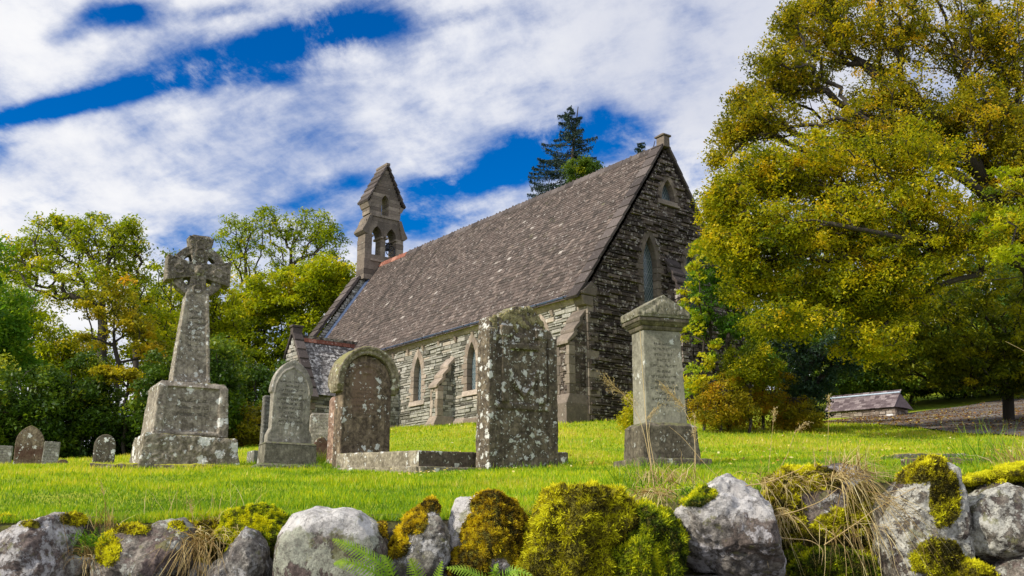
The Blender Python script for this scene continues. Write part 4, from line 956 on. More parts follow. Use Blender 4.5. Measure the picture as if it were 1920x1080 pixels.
tree('beech_tree', 'golden rounded beech with sweeping boughs right of the gable', 'tree',
     [[foot(2060, Y+5), U(2040, 640, Y+5), U(1960, 520, Y+4), U(1820, 440, Y+2), U(1680, 390, Y+1), U(1560, 330, Y)], [U(1960, 520, Y+4), U(1800, 530, Y+2), U(1650, 520, Y), U(1520, 480, Y-1), U(1400, 420, Y-1.2)], [U(1820, 440, Y+2), U(1700, 450, Y-1), U(1560, 420, Y-1.5)]],
     [E3(1430, 330, Y, 90, 60, 1.5, 1.2), E3(1368, 400, Y, 52, 70, 1.3, 1.2), E3(1700, 300, Y, 140, 60, 2, 1), E3(1380, 470, Y-.5, 40, 50, 1, .8), E3(1345, 370, Y-.5, 30, 60, .8, .3), E3(1340, 450, Y-.5, 22, 40, .7, .2), E3(1480, 600, Y-.5, 100, 30, 1.5, .5), E3(1640, 640, Y, 80, 40, 1.5, .5), E3(1530, 320, Y, 110, 70, 2, 1.3), E3(1460, 440, Y-.5, 110, 70, 1.8, 1.6), E3(1600, 420, Y, 120, 80, 2, 1.5), E3(1640, 570, Y+1, 110, 50, 2, 1), E3(1720, 380, Y, 90, 80, 2, 1.1), E3(1680, 500, Y, 110, 60, 2, 1), E3(1560, 540, Y, 110, 55, 2, 1.2), E3(1420, 530, Y, 70, 40, 1.4, .7), E3(1820, 450, Y, 80, 80, 2, .9)],
     2700, 62, .31, .084, M['leaf_gold'], M['bark_dark'], shell=.6, tone=(.56, .26), r_tip=.008, flat=.75, top_tone=.15, expo=.43, r_cap=.2)
Y = 49
for i, (px, py, rx, ry, lb, mt, tn) in enumerate([(1620, 610, 90, 110, 'dark woodland tree standing behind the slate roofed shed', 'leaf_dark', .5), (1740, 600, 90, 120, 'shadowy tree right of the shed with scattered yellow leaves', 'leaf_dark', .55), (1860, 590, 90, 130, 'dark leafy tree by the drive at the right edge', 'leaf_dark', .5),
        (1500, 560, 90, 100, 'deep green tree behind the rust coloured bushes', 'leaf_dark', .5), (1980, 560, 100, 180, 'dark tree beyond the right frame edge', 'leaf_dark', .45)]):
    Yi = Y+(i % 2)*3
    tree('oak_tree', lb, 'tree', [[foot(px, Yi+8), U(px, py+70, Yi+4), U(px, py, Yi)]],
         [E3(px, py, Yi, rx, ry, 2.5, 1.4), E3(px-rx*.5, py+70, Yi, rx*.8, 70, 2.5, 1), E3(px+rx*.5, py+70, Yi, rx*.8, 70, 2.5, 1)], 260, 130, .8, .19, M[mt], M['bark_dark'], 'dark wood beside the drive', tone=(tn, .22), flat=.55)
Y = 62
for i, (px, py, lb) in enumerate([(1400, 500, 'distant oak seen between gable and golden beech'), (1560, 420, 'distant oak behind the golden beech'), (1720, 480, 'distant oak above the shed'), (1880, 430, 'distant oak deep in the wood on the right'), (2040, 420, 'distant oak past the right edge')]):
    tree('oak_tree', lb, 'tree', [[foot(px, Y), U(px, py+150, Y), U(px, py, Y)]],
         [E3(px, py, Y, 100, 110, 3, 1.4), E3(px, py+140, Y, 110, 90, 3, 1.2), E3(px, py+240, Y, 110, 60, 3, 1)], 150, 90, 1.0, .3, M['leaf_dark'], M['bark_dark'], 'distant oaks on the hillside', tone=(.5, .22), flat=.6)
for i, (px, py, rx, ry, lb) in enumerate([(1610, 690, 60, 50, 'shady holly bush directly behind the shed roof'), (1715, 690, 60, 45, 'shady holly bush right of the shed above the grass strip'), (1820, 680, 65, 48, 'dark holly bush at the back of the drive'), (1925, 670, 60, 60, 'dark holly bush at the right edge behind the drive')]):
    tree('holly_bush', lb, 'bush', [[foot(px, 53), U(px, py+30, 53), U(px, py, 53)]], [E3(px, py, 53, rx, ry, 2, 1.2), E3(px-rx*.6, py+ry*.5, 53, rx*.6, ry*.6, 1.8, .8), E3(px+rx*.6, py+ry*.5, 53, rx*.6, ry*.6, 1.8, .8)], 130, 110, .6, .17, M['leaf_dark'], M['bark_dark'], 'hollies at the back of the drive', tone=(.42, .2), clipz=.1)
# hanging bright ash bough on the far right, nearer
Y = 15
tree('ash_tree', 'near ash with lime green drooping leaflets at the right edge', 'tree', [[foot(2200, Y), U(2180, 500, Y), U(2080, 330, Y), U(1980, 290, Y)]],
     [E3(1900, 330, Y, 50, 30, .6, .8), E3(1880, 400, Y, 45, 30, .6, .8), E3(1915, 470, Y, 45, 36, .6, 1), E3(1860, 480, Y, 25, 16, .4, .4), E3(1990, 380, Y, 60, 100, .9, 2.2)], 56, 70, .2, .075, M['leaf_yellowgreen'], M['bark_dark'], tone=(.55, .2), flat=.35, r_tip=.006, aspect=.4)
# sapling and climbers against the gable
Y = 26.5
tree('rowan_tree', 'light green rowan sapling spreading beside the dark gable', 'tree', [[foot(1372, Y), U(1370, 700, Y), U(1360, 560, Y)], [foot(1340, Y), U(1335, 700, Y), U(1330, 600, Y)]],
     [E3(1360, 520, Y, 50, 50, .9, 1.3), E3(1390, 600, Y, 60, 55, 1, 1.4), E3(1330, 465, Y, 30, 34, .7, .8), E3(1318, 530, Y, 26, 40, .7, .8), E3(1320, 600, Y, 28, 50, .7, .6), E3(1420, 680, Y, 50, 45, 1, .9)], 260, 80, .24, .085, M['leaf_bright'], M['bark_dark'], tone=(.36, .16), flat=.4, r_tip=.006, aspect=.42)
tree('hazel_bush', 'straggly hazel with lemon yellow leaves in front of the gable foot', 'bush', [[foot(1322, 26), U(1322, 760, 26), U(1318, 640, 26)]],
     [E3(1300, 600, 26, 34, 45, .7, 1), E3(1318, 660, 26, 34, 40, .7, 1), E3(1290, 545, 26, 24, 30, .5, .4), E3(1306, 485, 26, 22, 40, .5, .8), E3(1310, 720, 26, 36, 40, .7, .9)], 72, 46, .19, .10, M['leaf_bright'], M['bark_dark'], tone=(.86, .14), flat=.5, r_tip=.006)
Y = 25.5
for i, (px, py, rx, ry, lb, mt, tn) in enumerate([(1350, 750, 55, 55, 'rust tinted shrub just right of the pedestal tombstone', 'leaf_rust', .55), (1430, 730, 60, 75, 'orange-brown shrub in the middle of the bush row', 'leaf_rust', .62), (1405, 680, 50, 45, 'olive shrub rising behind the rust tinted ones', 'leaf_gold', .3),
        (1497, 772, 40, 36, 'low brownish shrub next to the shed', 'leaf_rust', .42), (1185, 770, 22, 36, 'yellow-green shrub left of the pedestal tombstone at the church foot', 'leaf_gold', .5)]):
    Yi = Y+(i % 2)*1.0
    tree('shrub', lb, 'shrub', [[foot(px, Yi), U(px, py+25, Yi), U(px, py-10, Yi)]],
         [E3(px, py, Yi, rx, ry, .9, 1.2), E3(px-rx*.5, py+ry*.4, Yi, rx*.6, ry*.6, .8, .7), E3(px+rx*.5, py+ry*.4, Yi, rx*.6, ry*.6, .8, .7)], int(75*rx/50), 120, .26, .07, M[mt], M['bark_dark'], 'autumn shrubs below the gable', tone=(tn, .2), clipz=.03, r_tip=.006, flat=.7)
tree('rhododendron', 'blue-green rhododendron with glossy leaves behind the rust shrubs', 'bush', [[foot(1510, 28.5), U(1510, 740, 28.5), U(1505, 680, 28.5)]],
     [E3(1500, 660, 28.5, 60, 60, 1.5, 1.2), E3(1550, 680, 28.5, 50, 50, 1.4, 1), E3(1480, 730, 28.5, 50, 50, 1.2, .9), E3(1505, 750, 28.5, 40, 45, 1.2, .9), E3(1590, 640, 28.5, 40, 40, 1.2, .6)], 190, 110, .32, .12, M['leaf_blue'], M['bark_dark'], tone=(.45, .2), clipz=.05, flat=.6, aspect=.4)
# ---- spruce behind the church
def spruce(px, ytop, Yd, rb, label, hvis):
    b0 = foot(px, Yd); top = U(px+6, ytop, Yd); H = top.z-b0.z
    root = tag(empty('spruce_tree', b0), label, 'tree', None); lines = []; C_ = []
    lines.append((np.array([[0, 0, 0], [0, .0, H*.5], [.05, 0, H*.8], [top.x-b0.x, 0, H]]), np.array([.32, .2, .1, .02]), 8))
    z = H-.15
    while z > H*.25:
        f = (H-z)/H; n_ = RNG.integers(3, 5); 
        for k in range(n_):
            a = RNG.uniform(0, 2*np.pi); L_ = (rb*min(1, f*3.4)**.8+.2)*RNG.uniform(.5, 1.2); t = np.linspace(0, 1, 9)
            dr = .22+.35*min(1, f*3); r_ = L_*t; zz = z-dr*L_*t+.42*L_*t**2.6+.12*L_*np.sin(t*3.1)
            pts = np.c_[r_*math.cos(a), r_*math.sin(a), zz]; lines.append((pts, np.linspace(.03, .006, 9), 3))
            m_ = int(150*L_); tt = RNG.uniform(.12, 1, m_)**.8; q = np.stack([np.interp(tt, t, pts[:, i]) for i in range(3)], 1)
            side = RNG.normal(0, 1, m_)*.20*L_*(1.1-tt)*.9+RNG.normal(0, .03, m_); q[:, 0] += -math.sin(a)*side; q[:, 1] += math.cos(a)*side; q[:, 2] -= RNG.exponential(.09, m_)+abs(side)*.25
            C_.append(q)
        z -= .21
    V_, F_ = tube_mesh(lines); link('trunk', npmesh('trunk', V_, F_, smooth=True), M['bark_dark'], root)
    C_ = np.concatenate(C_); C_ = C_[C_[:, 2] > H*.2]
    link('crown', leaves_mesh('crown', C_, .15*RNG.uniform(.6, 1.3, len(C_)), RNG.normal(.45, .2, len(C_)), .0, .34), M['needles'], root)
spruce(1078, 200, 52, 2.5, 'dark ragged spruce rising behind the church roof', 1)
spruce(1222, 264, 54, 1.2, 'tip of a young fir peeping over the ridge beside the apex stone', 1)
tree('yew_tree', 'rounded bronze-green yew just behind the ridge under the spruce', 'tree', [[foot(1092, 46), U(1092, 360, 46), U(1092, 320, 46)]], [E3(1092, 325, 46, 36, 36, 1, 1), E3(1080, 380, 46, 50, 60, 1.2, 1)], 90, 190, .4, .11, M['leaf_dark'], M['bark_dark'], tone=(.5, .15))
# ================================================================== GRAVE STONES
GR = (.27, .262, .235)
def arch_top(w, z0, z1, kind, k=10):
    """outline of half widths w, straight to z0, topped to z1"""
    if kind == 'round': return [(w*math.cos(t), z0+(z1-z0)*math.sin(t)) for t in np.linspace(0, math.pi, 2*k+1)]
    if kind == 'point':
        L = [(arc(w, z1-z0, t), z0+(z1-z0)*t) for t in np.linspace(0, 1, k)]; return L+[(-a, b) for a, b in L[::-1][1:]]
    if kind == 'flat': return [(w, z1), (-w, z1)]
def slab(outline, y0, y1, mb=None, tone=.5):
    mb = mb or MB(); mb.prism(outline, 'y', y0, y1, tone); return mb
def place(px, py, Y):
    p = U(px, py, Y); return p
def stone(name, label, loc, rz, parts, cat='gravestone', group=None, tilt=(0, 0), scale=(1, 1, 1)):
    root = tag(empty(name, loc, rz), label, cat, group); root.scale = scale; root.rotation_euler = (tilt[0], tilt[1], rz)
    for nm, mb, mat, vox, amp, bev in parts:
        o = mb.build(nm, mat, root, bevel=0 if vox else bev)
        if vox: rough(o, vox, amp, .14, amp*.5, .035)
    return root
k13 = 1/1858.
# --- Celtic cross
Yc = 14.0; s = Yc*k13        # metres per pixel
base = place(318, 872, Yc); gy = g1(base.x, base.y+.3)
m_cross = stone_mat('cross_stone', (.25, .24, .21), (.075, .07, .06), (.55, .55, .5), .34, 10, moss=.15, mossc=(.14, .13, .05), stain=.7, seed=1, carve=.0)
m_carved = stone_mat('carved_stone', (.23, .215, .185), (.055, .05, .042), (.5, .5, .45), .30, 12, moss=.1, stain=.55, seed=2, carve=1.3, bumpd=.035)
m_shaft = stone_mat('shaft_stone', (.30, .285, .25), (.10, .09, .08), (.58, .58, .54), .35, 14, stain=.5, seed=3, lettering=(.17, 1.7, 2.4, .085, -.1, 1.0), mot=.8)
m_plinth = stone_mat('plinth_stone', (.31, .295, .265), (.085, .075, .065), (.64, .64, .60), .30, 7, moss=.1, stain=.7, seed=4, lettering=(.30, .70, 1.0, .10, -.2, 1.0), mot=.7)
m_base = stone_mat('base_block', (.26, .25, .215), (.10, .09, .07), (.70, .70, .66), .60, 4, moss=.35, mossc=(.17, .16, .05), stain=.5, seed=5)
ck = []
mb = MB(); mb.hexa([(-.70, -.60, -.05), (.72, -.62, -.05), (.68, .56, -.05), (-.66, .58, -.05), (-.65, -.56, .45), (.65, -.59, .41), (.63, .56, .43), (-.62, .57, .44)])
ck.append(('base_block', mb, m_base, .016, .022, 0))
mb = MB(); mb.frustum(-.55, .53, -.46, .46, .42, -.49, .49, -.42, .42, 1.16); mb.frustum(-.51, .51, -.45, .45, 1.15, -.46, .46, -.40, .40, 1.23)
mb.frustum(-.54, -.40, -.50, -.40, .43, -.50, -.37, -.455, -.38, 1.13)
mb.frustum(.40, .54, -.50, -.40, .43, .37, .50, -.455, -.38, 1.13); mb.frustum(-.43, .43, -.495, -.43, .44, -.42, .42, -.49, -.43, .49)
ck.append(('plinth', mb, m_plinth, .016, .010, 0))
Hs = 1.22; Ht = 3.56
mb = MB(); mb.frustum(-.27, .27, -.19, .19, Hs, -.155, .155, -.13, .13, 2.72)
for sg in (-1, 1): mb.frustum(sg*.265-.02, sg*.265+.02, -.205, -.18, Hs, sg*.155-.02, sg*.155+.02, -.145, -.12, 2.65)
ck.append(('shaft', mb, m_shaft, .012, .007, 0))
mb = MB(); cz = 3.02
mb.frustum(-.155, .155, -.13, .13, 2.5, -.115, .115, -.125, .125, 2.9); mb.box(-.115, .115, -.12, .12, 2.88, 3.2)
mb.frustum(-.115, .115, -.12, .12, 3.16, -.19, .19, -.135, .135, Ht); mb.frustum(-.17, .17, -.115, .115, Ht, -.13, .13, -.1, .1, Ht+.03)
for sg in (-1, 1):
    mb.hexa([(sg*.1, -.12, cz-.115), (sg*.48, -.135, cz-.205), (sg*.48, .135, cz-.205), (sg*.1, .12, cz-.115), (sg*.1, -.12, cz+.115), (sg*.48, -.135, cz+.20), (sg*.48, .135, cz+.20), (sg*.1, .12, cz+.115)])
for k in range(48):  # wheel ring
    a, b = 2*math.pi*k/48, 2*math.pi*(k+1.02)/48; ri, ro = .285, .42
    mb.hexa([(ri*math.cos(a), -.09, cz+ri*math.sin(a)), (ro*math.cos(a), -.09, cz+ro*math.sin(a)), (ro*math.cos(a), .09, cz+ro*math.sin(a)), (ri*math.cos(a), .09, cz+ri*math.sin(a)),
             (ri*math.cos(b), -.09, cz+ri*math.sin(b)), (ro*math.cos(b), -.09, cz+ro*math.sin(b)), (ro*math.cos(b), .09, cz+ro*math.sin(b)), (ri*math.cos(b), .09, cz+ri*math.sin(b))])
mb.tube([(0, -.10, cz), (0, -.15, cz), (0, -.175, cz)], [.085, .075, .04], 14)
for x_, z_ in [(0, cz+.42), (0, cz+.28), (.3, cz-.01), (-.3, cz-.01), (0, cz-.3)]:
    for k in range(8):
        a, b = k*math.pi/4, (k+1)*math.pi/4; mb.tube([(x_+.075*math.cos(a), -.125, z_+.075*math.sin(a)), (x_+.075*math.cos(b), -.125, z_+.075*math.sin(b))], .017, 6)
ck.append(('cross_head', mb, m_carved, .010, .006, 0))
cross = stone('celtic_cross', 'tall carved celtic wheel cross on a sloping inscribed plinth and rough block', (base.x, base.y+.5, base.z-.01), R(30), ck, 'celtic cross')
# bed slab under it
bd = []
mb = MB()
for i in range(7):
    a = -1.15+i*.34; mb.box(a, a+.345, -.72+random.uniform(-.03, .03), .6, -.11, -.03+random.uniform(-.012, .008), .5, .01)
fb = tag(rough(mb.build('stone_slab', stone_mat('slab_stone', (.20, .18, .15), (.08, .07, .055), (.5, .48, .42), .4, 8, moss=1.2, mossc=(.33, .32, .02), seed=6), None, (base.x, base.y+.5, base.z+.03), R(14)), .014, .014, .12, .01, .04), 'thin mossy bed of slabs the celtic cross stands on', 'stone slab')
# --- far left small stones
def simple_stone(px, pyb, pyt, wpx, Y, kind, shoulder, label, mat, rz=R(28), th=.12, extra=None, tilt=(0, 0), nm='headstone', vox=.016, amp=.006, group=None):
    s_ = Y*k13; H = (pyb-pyt)*s_*1.0; w = wpx*s_/2/math.cos(max(0, rz-.1)*.6); p = place(px, pyb, Y)
    ol = [(w, -.2)]+arch_top(w, H*shoulder, H, kind)+[(-w, -.2)]
    parts = [('slab', slab(ol, -th/2, th/2), mat, vox, amp, 0)]
    if extra: parts += extra(w, H, th)
    return stone(nm, label, (p.x, p.y, p.z-.02), rz, parts, group=group, tilt=tilt)
mS = {}
mS['brown'] = stone_mat('brown_headstone', (.22, .19, .14), (.07, .05, .035), (.6, .6, .55), .25, 8, moss=.6, mossc=(.16, .17, .03), stain=.8, seed=7, blotch=(.0, .4, .0, .3), blotchc=(.07, .03, .02))
mS['grey'] = stone_mat('grey_headstone', (.24, .25, .24), (.12, .12, .11), (.5, .5, .48), .12, 9, stain=.4, seed=8, lettering=(.16, .15, .8, .06, 0, .6))
mS['fleck'] = stone_mat('flecked_headstone', (.13, .12, .10), (.06, .05, .045), (.72, .72, .68), .78, 8, moss=.3, stain=.5, seed=9)
G1 = 'old headstones along the laurels on the left'
simple_stone(4, 870, 834, 30, 22, 'flat', 1, 'plain grey slab cut by the left edge of the frame', mS['grey'], R(20), group=G1)
simple_stone(52, 872, 795, 49, 21, 'point', .55, 'brown headstone with mossy pointed top in front of the laurels', mS['brown'], R(22), .16, group=G1, tilt=(0, R(-1)))
simple_stone(92, 874, 826, 28, 20.5, 'flat', 1, 'narrow flat-topped grey slab leaning beside the pointed brown headstone', mS['grey'], R(22), .1, group=G1, tilt=(0, R(2)))
simple_stone(116, 875, 859, 23, 20, 'round', .3, 'tiny rounded footstone low in the grass at the left', mS['brown'], R(22), .12, group=G1)
simple_stone(193, 872, 812, 38, 19, 'round', .62, 'small round-headed stone blotched with white lichen left of the cross', mS['fleck'], R(24), .15, group=G1)
simple_stone(428, 826, 797, 15, 30, 'flat', 1, 'small pale slab peeping out behind the cross plinth', mS['grey'], R(25), .1)
# --- slab behind the pointed one
mS['cool'] = stone_mat('cool_slab', (.20, .215, .215), (.11, .11, .105), (.5, .5, .48), .1, 9, stain=.4, seed=10, lettering=(.2, .4, 1.3, .07, 0, .7))
def xbase(w, H, th):
    m = MB(); m.box(-w-.16, w+.16, -th/2-.12, th/2+.12, -.25, .20, .4, .01); return [('base', m, mS['cool'], 0, 0, .012)]
simple_stone(503, 868, 738, 34, 16.2, 'flat', 1, 'tall blue-grey slab half hidden behind the pointed headstone', mS['cool'], R(34), .12, xbase)
# --- pointed gothic stone with double base
Yg = 13.6; p = place(526, 878, Yg); s = Yg*k13
m_g = stone_mat('gothic_stone', (.30, .30, .28), (.13, .125, .115), (.62, .60, .56), .12, 10, stain=.6, seed=11, lettering=(.27, .60, 1.22, .062, 0, 1.0), moss=.05, mot=.3)
m_gb = stone_mat('gothic_base', (.19, .19, .165), (.09, .09, .075), (.4, .4, .36), .1, 10, stain=.5, moss=.25, mossc=(.12, .13, .05), seed=12)
w = .335; ol = [(w, .30), (w+.02, .37), (w+.075, .46), (w+.07, .52), (w, .60), (w, 1.06)]+arch_top(w+.02, 1.06, 1.52, 'point')[1:-1]
ol = [(w+.06, .34), (w+.055, .46), (w, .56), (w, 1.04)]+arch_top(w+.035, 1.06, 1.53, 'point')+[(-w, 1.04), (-w, .56), (-w-.055, .46), (-w-.06, .34)]
front = slab(ol, -.085, .085)
for k in range(12): # raised rim on the arch
    A_ = arch_top(w-.03, 1.04, 1.42, 'point', 7)
    if k < len(A_)-1: a, b = A_[k], A_[k+1]; front.tube([(a[0], -.09, a[1]), (b[0], -.09, b[1])], .011, 5)
m1 = MB(); m1.frustum(-.46, .46, -.20, .20, .06, -.445, .445, -.19, .19, .33); m1.frustum(-.46, .46, -.2, .2, .33, -.42, .42, -.16, .16, .36)
m2 = MB(); m2.frustum(-.60, .60, -.33, .33, -.3, -.585, .585, -.32, .32, .02); m2.frustum(-.585, .585, -.32, .32, .02, -.50, .50, -.24, .24, .065)
stone('headstone', 'pale grey pointed-arch headstone with rows of inscription on a stepped base', (p.x, p.y+.35, p.z), R(30), [('slab', front, m_g, .011, .004, 0), ('base', m1, m_gb, 0, 0, .012), ('lower_base', m2, m_gb, 0, 0, .015)], tilt=(R(-1), R(.5)), scale=(.84, .9, 1.04))
# --- small ones between
simple_stone(600, 826, 772, 42, 20, 'point', .82, 'pale low-pitched slab between the pointed and round-headed stones', stone_mat('pale_slab', (.33, .32, .30), (.15, .14, .13), (.6, .6, .56), .1, 9, seed=13, lettering=(.2, .1, .6, .07, 0, .5)), R(20), .12)
simple_stone(601, 862, 817, 30, 17.5, 'round', .5, 'low dark rounded stone at the foot of the pale slab', mS['brown'], R(20), .14)
# leaning pinkish slab edge behind the round headed stone
simple_stone(628, 872, 738, 20, 15.4, 'round', .9, 'weathered pinkish slab standing edge-on behind the round-headed stone', stone_mat('pink_slab', (.36, .27, .22), (.15, .09, .07), (.66, .62, .58), .35, 9, seed=14), R(50), .22)
# --- round headed brown stone
Yr = 13.4; p = place(671, 868, Yr)
m_r = stone_mat('round_headstone', (.20, .165, .125), (.055, .043, .035), (.66, .66, .62), .20, 9, stain=.95, seed=15, lettering=(.26, .55, 1.05, .06, 0, .5), blotch=(-.05, .26, .62, 1.3), blotchc=(.165, .105, .072), moss=.1)
m_rt = stone_mat('round_hood', (.25, .235, .18), (.10, .09, .06), (.55, .55, .42), .25, 12, moss=.75, mossc=(.20, .19, .07), stain=.5, seed=16)
w = .41; body = slab([(w, -.3), (w, 1.14)]+[(w*math.cos(t), 1.12+.42*math.sin(t)) for t in np.linspace(0, math.pi, 21)]+[(-w, 1.14), (-w, -.3)], -.12, .12)
for r_ in (.30, .335): 
    pts = [(r_*math.cos(t), -.125, 1.10+r_*math.sin(t)) for t in np.linspace(.05, math.pi-.05, 16)]; body.tube(pts, .012, 6)
for sg in (-1, 1): body.box(sg*.385-.02, sg*.385+.02, -.14, -.1, -.1, 1.05)
body.tube([(-.06, -.125, 1.29), (.06, -.125, 1.29), (.06, -.125, 1.38), (0, -.125, 1.44), (-.06, -.125, 1.38), (-.06, -.125, 1.29)], .012, 5)
hood = MB(); ro, ri = .50, .40
th_ = np.linspace(-.12, math.pi+.12, 23)
for a, b in zip(th_[:-1], th_[1:]):
    for (r0, r1, ya, yb) in ((ri, ro, -.19, .17), (ro-.03, ro+.015, -.215, .19)):
        hood.hexa([(r0*math.cos(a), ya, 1.15+r0*math.sin(a)), (r1*math.cos(a), ya, 1.15+r1*math.sin(a)), (r1*math.cos(a), yb, 1.15+r1*math.sin(a)), (r0*math.cos(a), yb, 1.15+r0*math.sin(a)),
                   (r0*math.cos(b), ya, 1.15+r0*math.sin(b)), (r1*math.cos(b), ya, 1.15+r1*math.sin(b)), (r1*math.cos(b), yb, 1.15+r1*math.sin(b)), (r0*math.cos(b), yb, 1.15+r0*math.sin(b))])
for sg in (-1, 1): hood.frustum(sg*.44-.04, sg*.44+.04, -.15, .14, 1.0, sg*.455-.065, sg*.455+.065, -.20, .17, 1.10)
stone('headstone', 'dark brown round-headed stone with a thick mossy hood and reddish face', (p.x, p.y+.25, p.z-.02), R(31), [('slab', body, m_r, .012, .006, 0), ('hood', hood, m_rt, .013, .010, 0)], scale=(.92, 1, 1))
# --- kerb of the plot in front
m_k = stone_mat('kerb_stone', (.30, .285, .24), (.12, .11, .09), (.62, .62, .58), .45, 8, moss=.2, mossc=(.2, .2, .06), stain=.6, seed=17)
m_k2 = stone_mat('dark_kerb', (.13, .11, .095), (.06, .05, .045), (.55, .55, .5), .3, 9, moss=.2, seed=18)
A0 = place(630, 869, 13.3); A1 = place(785, 865, 11.9); A2 = place(925, 869, 12.5)
kr = tag(empty('grave_kerb', (A1.x, A1.y, A1.z-.10)), 'low lichened kerb with a corner towards the viewer between round-headed and large stones', 'grave kerb')
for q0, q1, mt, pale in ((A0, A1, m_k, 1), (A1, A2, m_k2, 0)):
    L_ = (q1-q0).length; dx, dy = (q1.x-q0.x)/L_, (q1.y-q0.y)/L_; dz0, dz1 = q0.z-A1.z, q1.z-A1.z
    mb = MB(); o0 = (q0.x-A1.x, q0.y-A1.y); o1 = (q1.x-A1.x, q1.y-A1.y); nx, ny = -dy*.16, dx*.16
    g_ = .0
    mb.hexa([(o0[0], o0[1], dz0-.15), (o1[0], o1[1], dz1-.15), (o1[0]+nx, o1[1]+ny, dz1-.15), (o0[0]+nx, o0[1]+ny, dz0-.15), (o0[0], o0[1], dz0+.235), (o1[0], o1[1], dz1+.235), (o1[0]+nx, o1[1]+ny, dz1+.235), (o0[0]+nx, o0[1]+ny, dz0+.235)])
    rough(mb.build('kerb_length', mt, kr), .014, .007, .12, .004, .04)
    mb = MB(); mb.hexa([(o0[0]-nx*.25, o0[1]-ny*.25, dz0-.15), (o1[0]-nx*.25, o1[1]-ny*.25, dz1-.15), (o1[0]+nx, o1[1]+ny, dz1-.15), (o0[0]+nx, o0[1]+ny, dz0-.15), (o0[0]-nx*.25, o0[1]-ny*.25, dz0+.04), (o1[0]-nx*.25, o1[1]-ny*.25, dz1+.04), (o1[0]+nx, o1[1]+ny, dz1+.04), (o0[0]+nx, o0[1]+ny, dz0+.04)])
    mb.build('footing', m_k, kr, bevel=.01)
# --- the big rough slab
Yb_ = 12.1; p = place(970, 882, Yb_)
m_b = stone_mat('great_headstone', (.155, .135, .105), (.05, .042, .034), (.60, .60, .56), .66, 10, moss=.3, mossc=(.20, .19, .09), stain=.8, seed=19, lettering=(.3, .35, .8, .06, 0, .35))
w = .46; ol = [(w+.04, -.3), (w+.03, .4), (w-.0, 1.60), (w-.05, 1.70), (w-.13, 1.72), (w-.15, 1.80), (.20, 1.90), (.10, 1.97), (-.1, 1.96), (-.20, 1.90), (-w+.16, 1.83), (-w+.13, 1.80), (-w+.0, 1.80), (-w-.01, 1.70), (-w-.03, .5), (-w-.05, -.3)]
mb = slab(ol, -.14, .14)
for sg in (-1, 1): # raised pilasters framing a heart shaped shield
    mb.box(sg*.26-.055, sg*.26+.055, -.185, -.12, .80, 1.62); mb.box(sg*.25-.085, sg*.25+.085, -.20, -.12, 1.58, 1.70)
mb.box(-.38, .38, -.16, -.12, .72, .78)
pts = [(.17, 1.40), (.18, 1.2), (.13, 1.02), (0, .88), (-.13, 1.02), (-.18, 1.2), (-.17, 1.40)]
mb.tube([(a, -.155, b) for a, b in pts], .028, 6)
mb.box(-.21, .21, -.19, -.12, 1.43, 1.50); mb.tube([(0, -.12, 1.56), (0, -.18, 1.56)], .06, 10)
for k in range(6): mb.tube([(.09*math.cos(k*1.05), -.13, 1.56+.05*math.sin(k*1.05)), (.09*math.cos(k*1.05+1), -.15, 1.56+.05*math.sin(k*1.05+1))], .02, 6)
mb.box(w-.10, w+.03, -.17, -.1, -.2, 1.60); mb.box(-w-.03, -w+.07, -.17, -.1, -.2, 1.66)
cap = MB()
rc = random.Random(5)
def lump(x_, y_, z_, r_):
    v_, f_ = [], []
    for i_ in range(5):
        ph = math.pi*i_/4; 
        for k_ in range(7): v_.append((x_+r_*math.sin(ph)*math.cos(k_*.9)*rc.uniform(.8, 1.2), y_+.6*r_*math.sin(ph)*math.sin(k_*.9), z_+r_*math.cos(ph)*rc.uniform(.85, 1.15)))
    for i_ in range(4):
        for k_ in range(7): f_.append((i_*7+k_, i_*7+(k_+1) % 7, (i_+1)*7+(k_+1) % 7, (i_+1)*7+k_))
    cap.add(v_, f_)
for _ in range(150):
    x_ = rc.uniform(-w-.02, w-.14); top_ = float(np.interp(x_, [-w, -w+.14, -.2, -.08, .1, .2, w-.14], [1.76, 1.82, 1.87, 1.94, 1.94, 1.88, 1.74])); dp_ = float(np.interp(x_, [-w, -w+.10, -w+.16, -.2, -.08, .08, .2, w], [.34, .30, .06, .08, .30, .26, .05, .02]))
    lump(x_, -.135+rc.choice([0, 0, 0, .12, .25]), top_-rc.random()**1.3*dp_, rc.uniform(.018, .045))
m_crust = stone_mat('lichen_crust', (.27, .25, .14), (.10, .09, .045), (.42, .40, .26), .7, 20, moss=.9, mossc=(.22, .20, .07), stain=.5, seed=20, bumpd=.04)
stone('headstone', 'massive dark slab with shield carving, crusted top and scattered white lichen', (p.x, p.y+.3, p.z), R(33), [('slab', mb, m_b, .012, .010, 0), ('lichen_crust', cap, m_crust, .009, .012, 0)], tilt=(R(1.5), R(-1.2)), scale=(1.08, 1, 1.08))
simple_stone(1042, 884, 846, 30, 13.6, 'flat', 1, 'low flecked stub of stone just behind the right foot of the massive slab', mS['fleck'], R(30), .3)
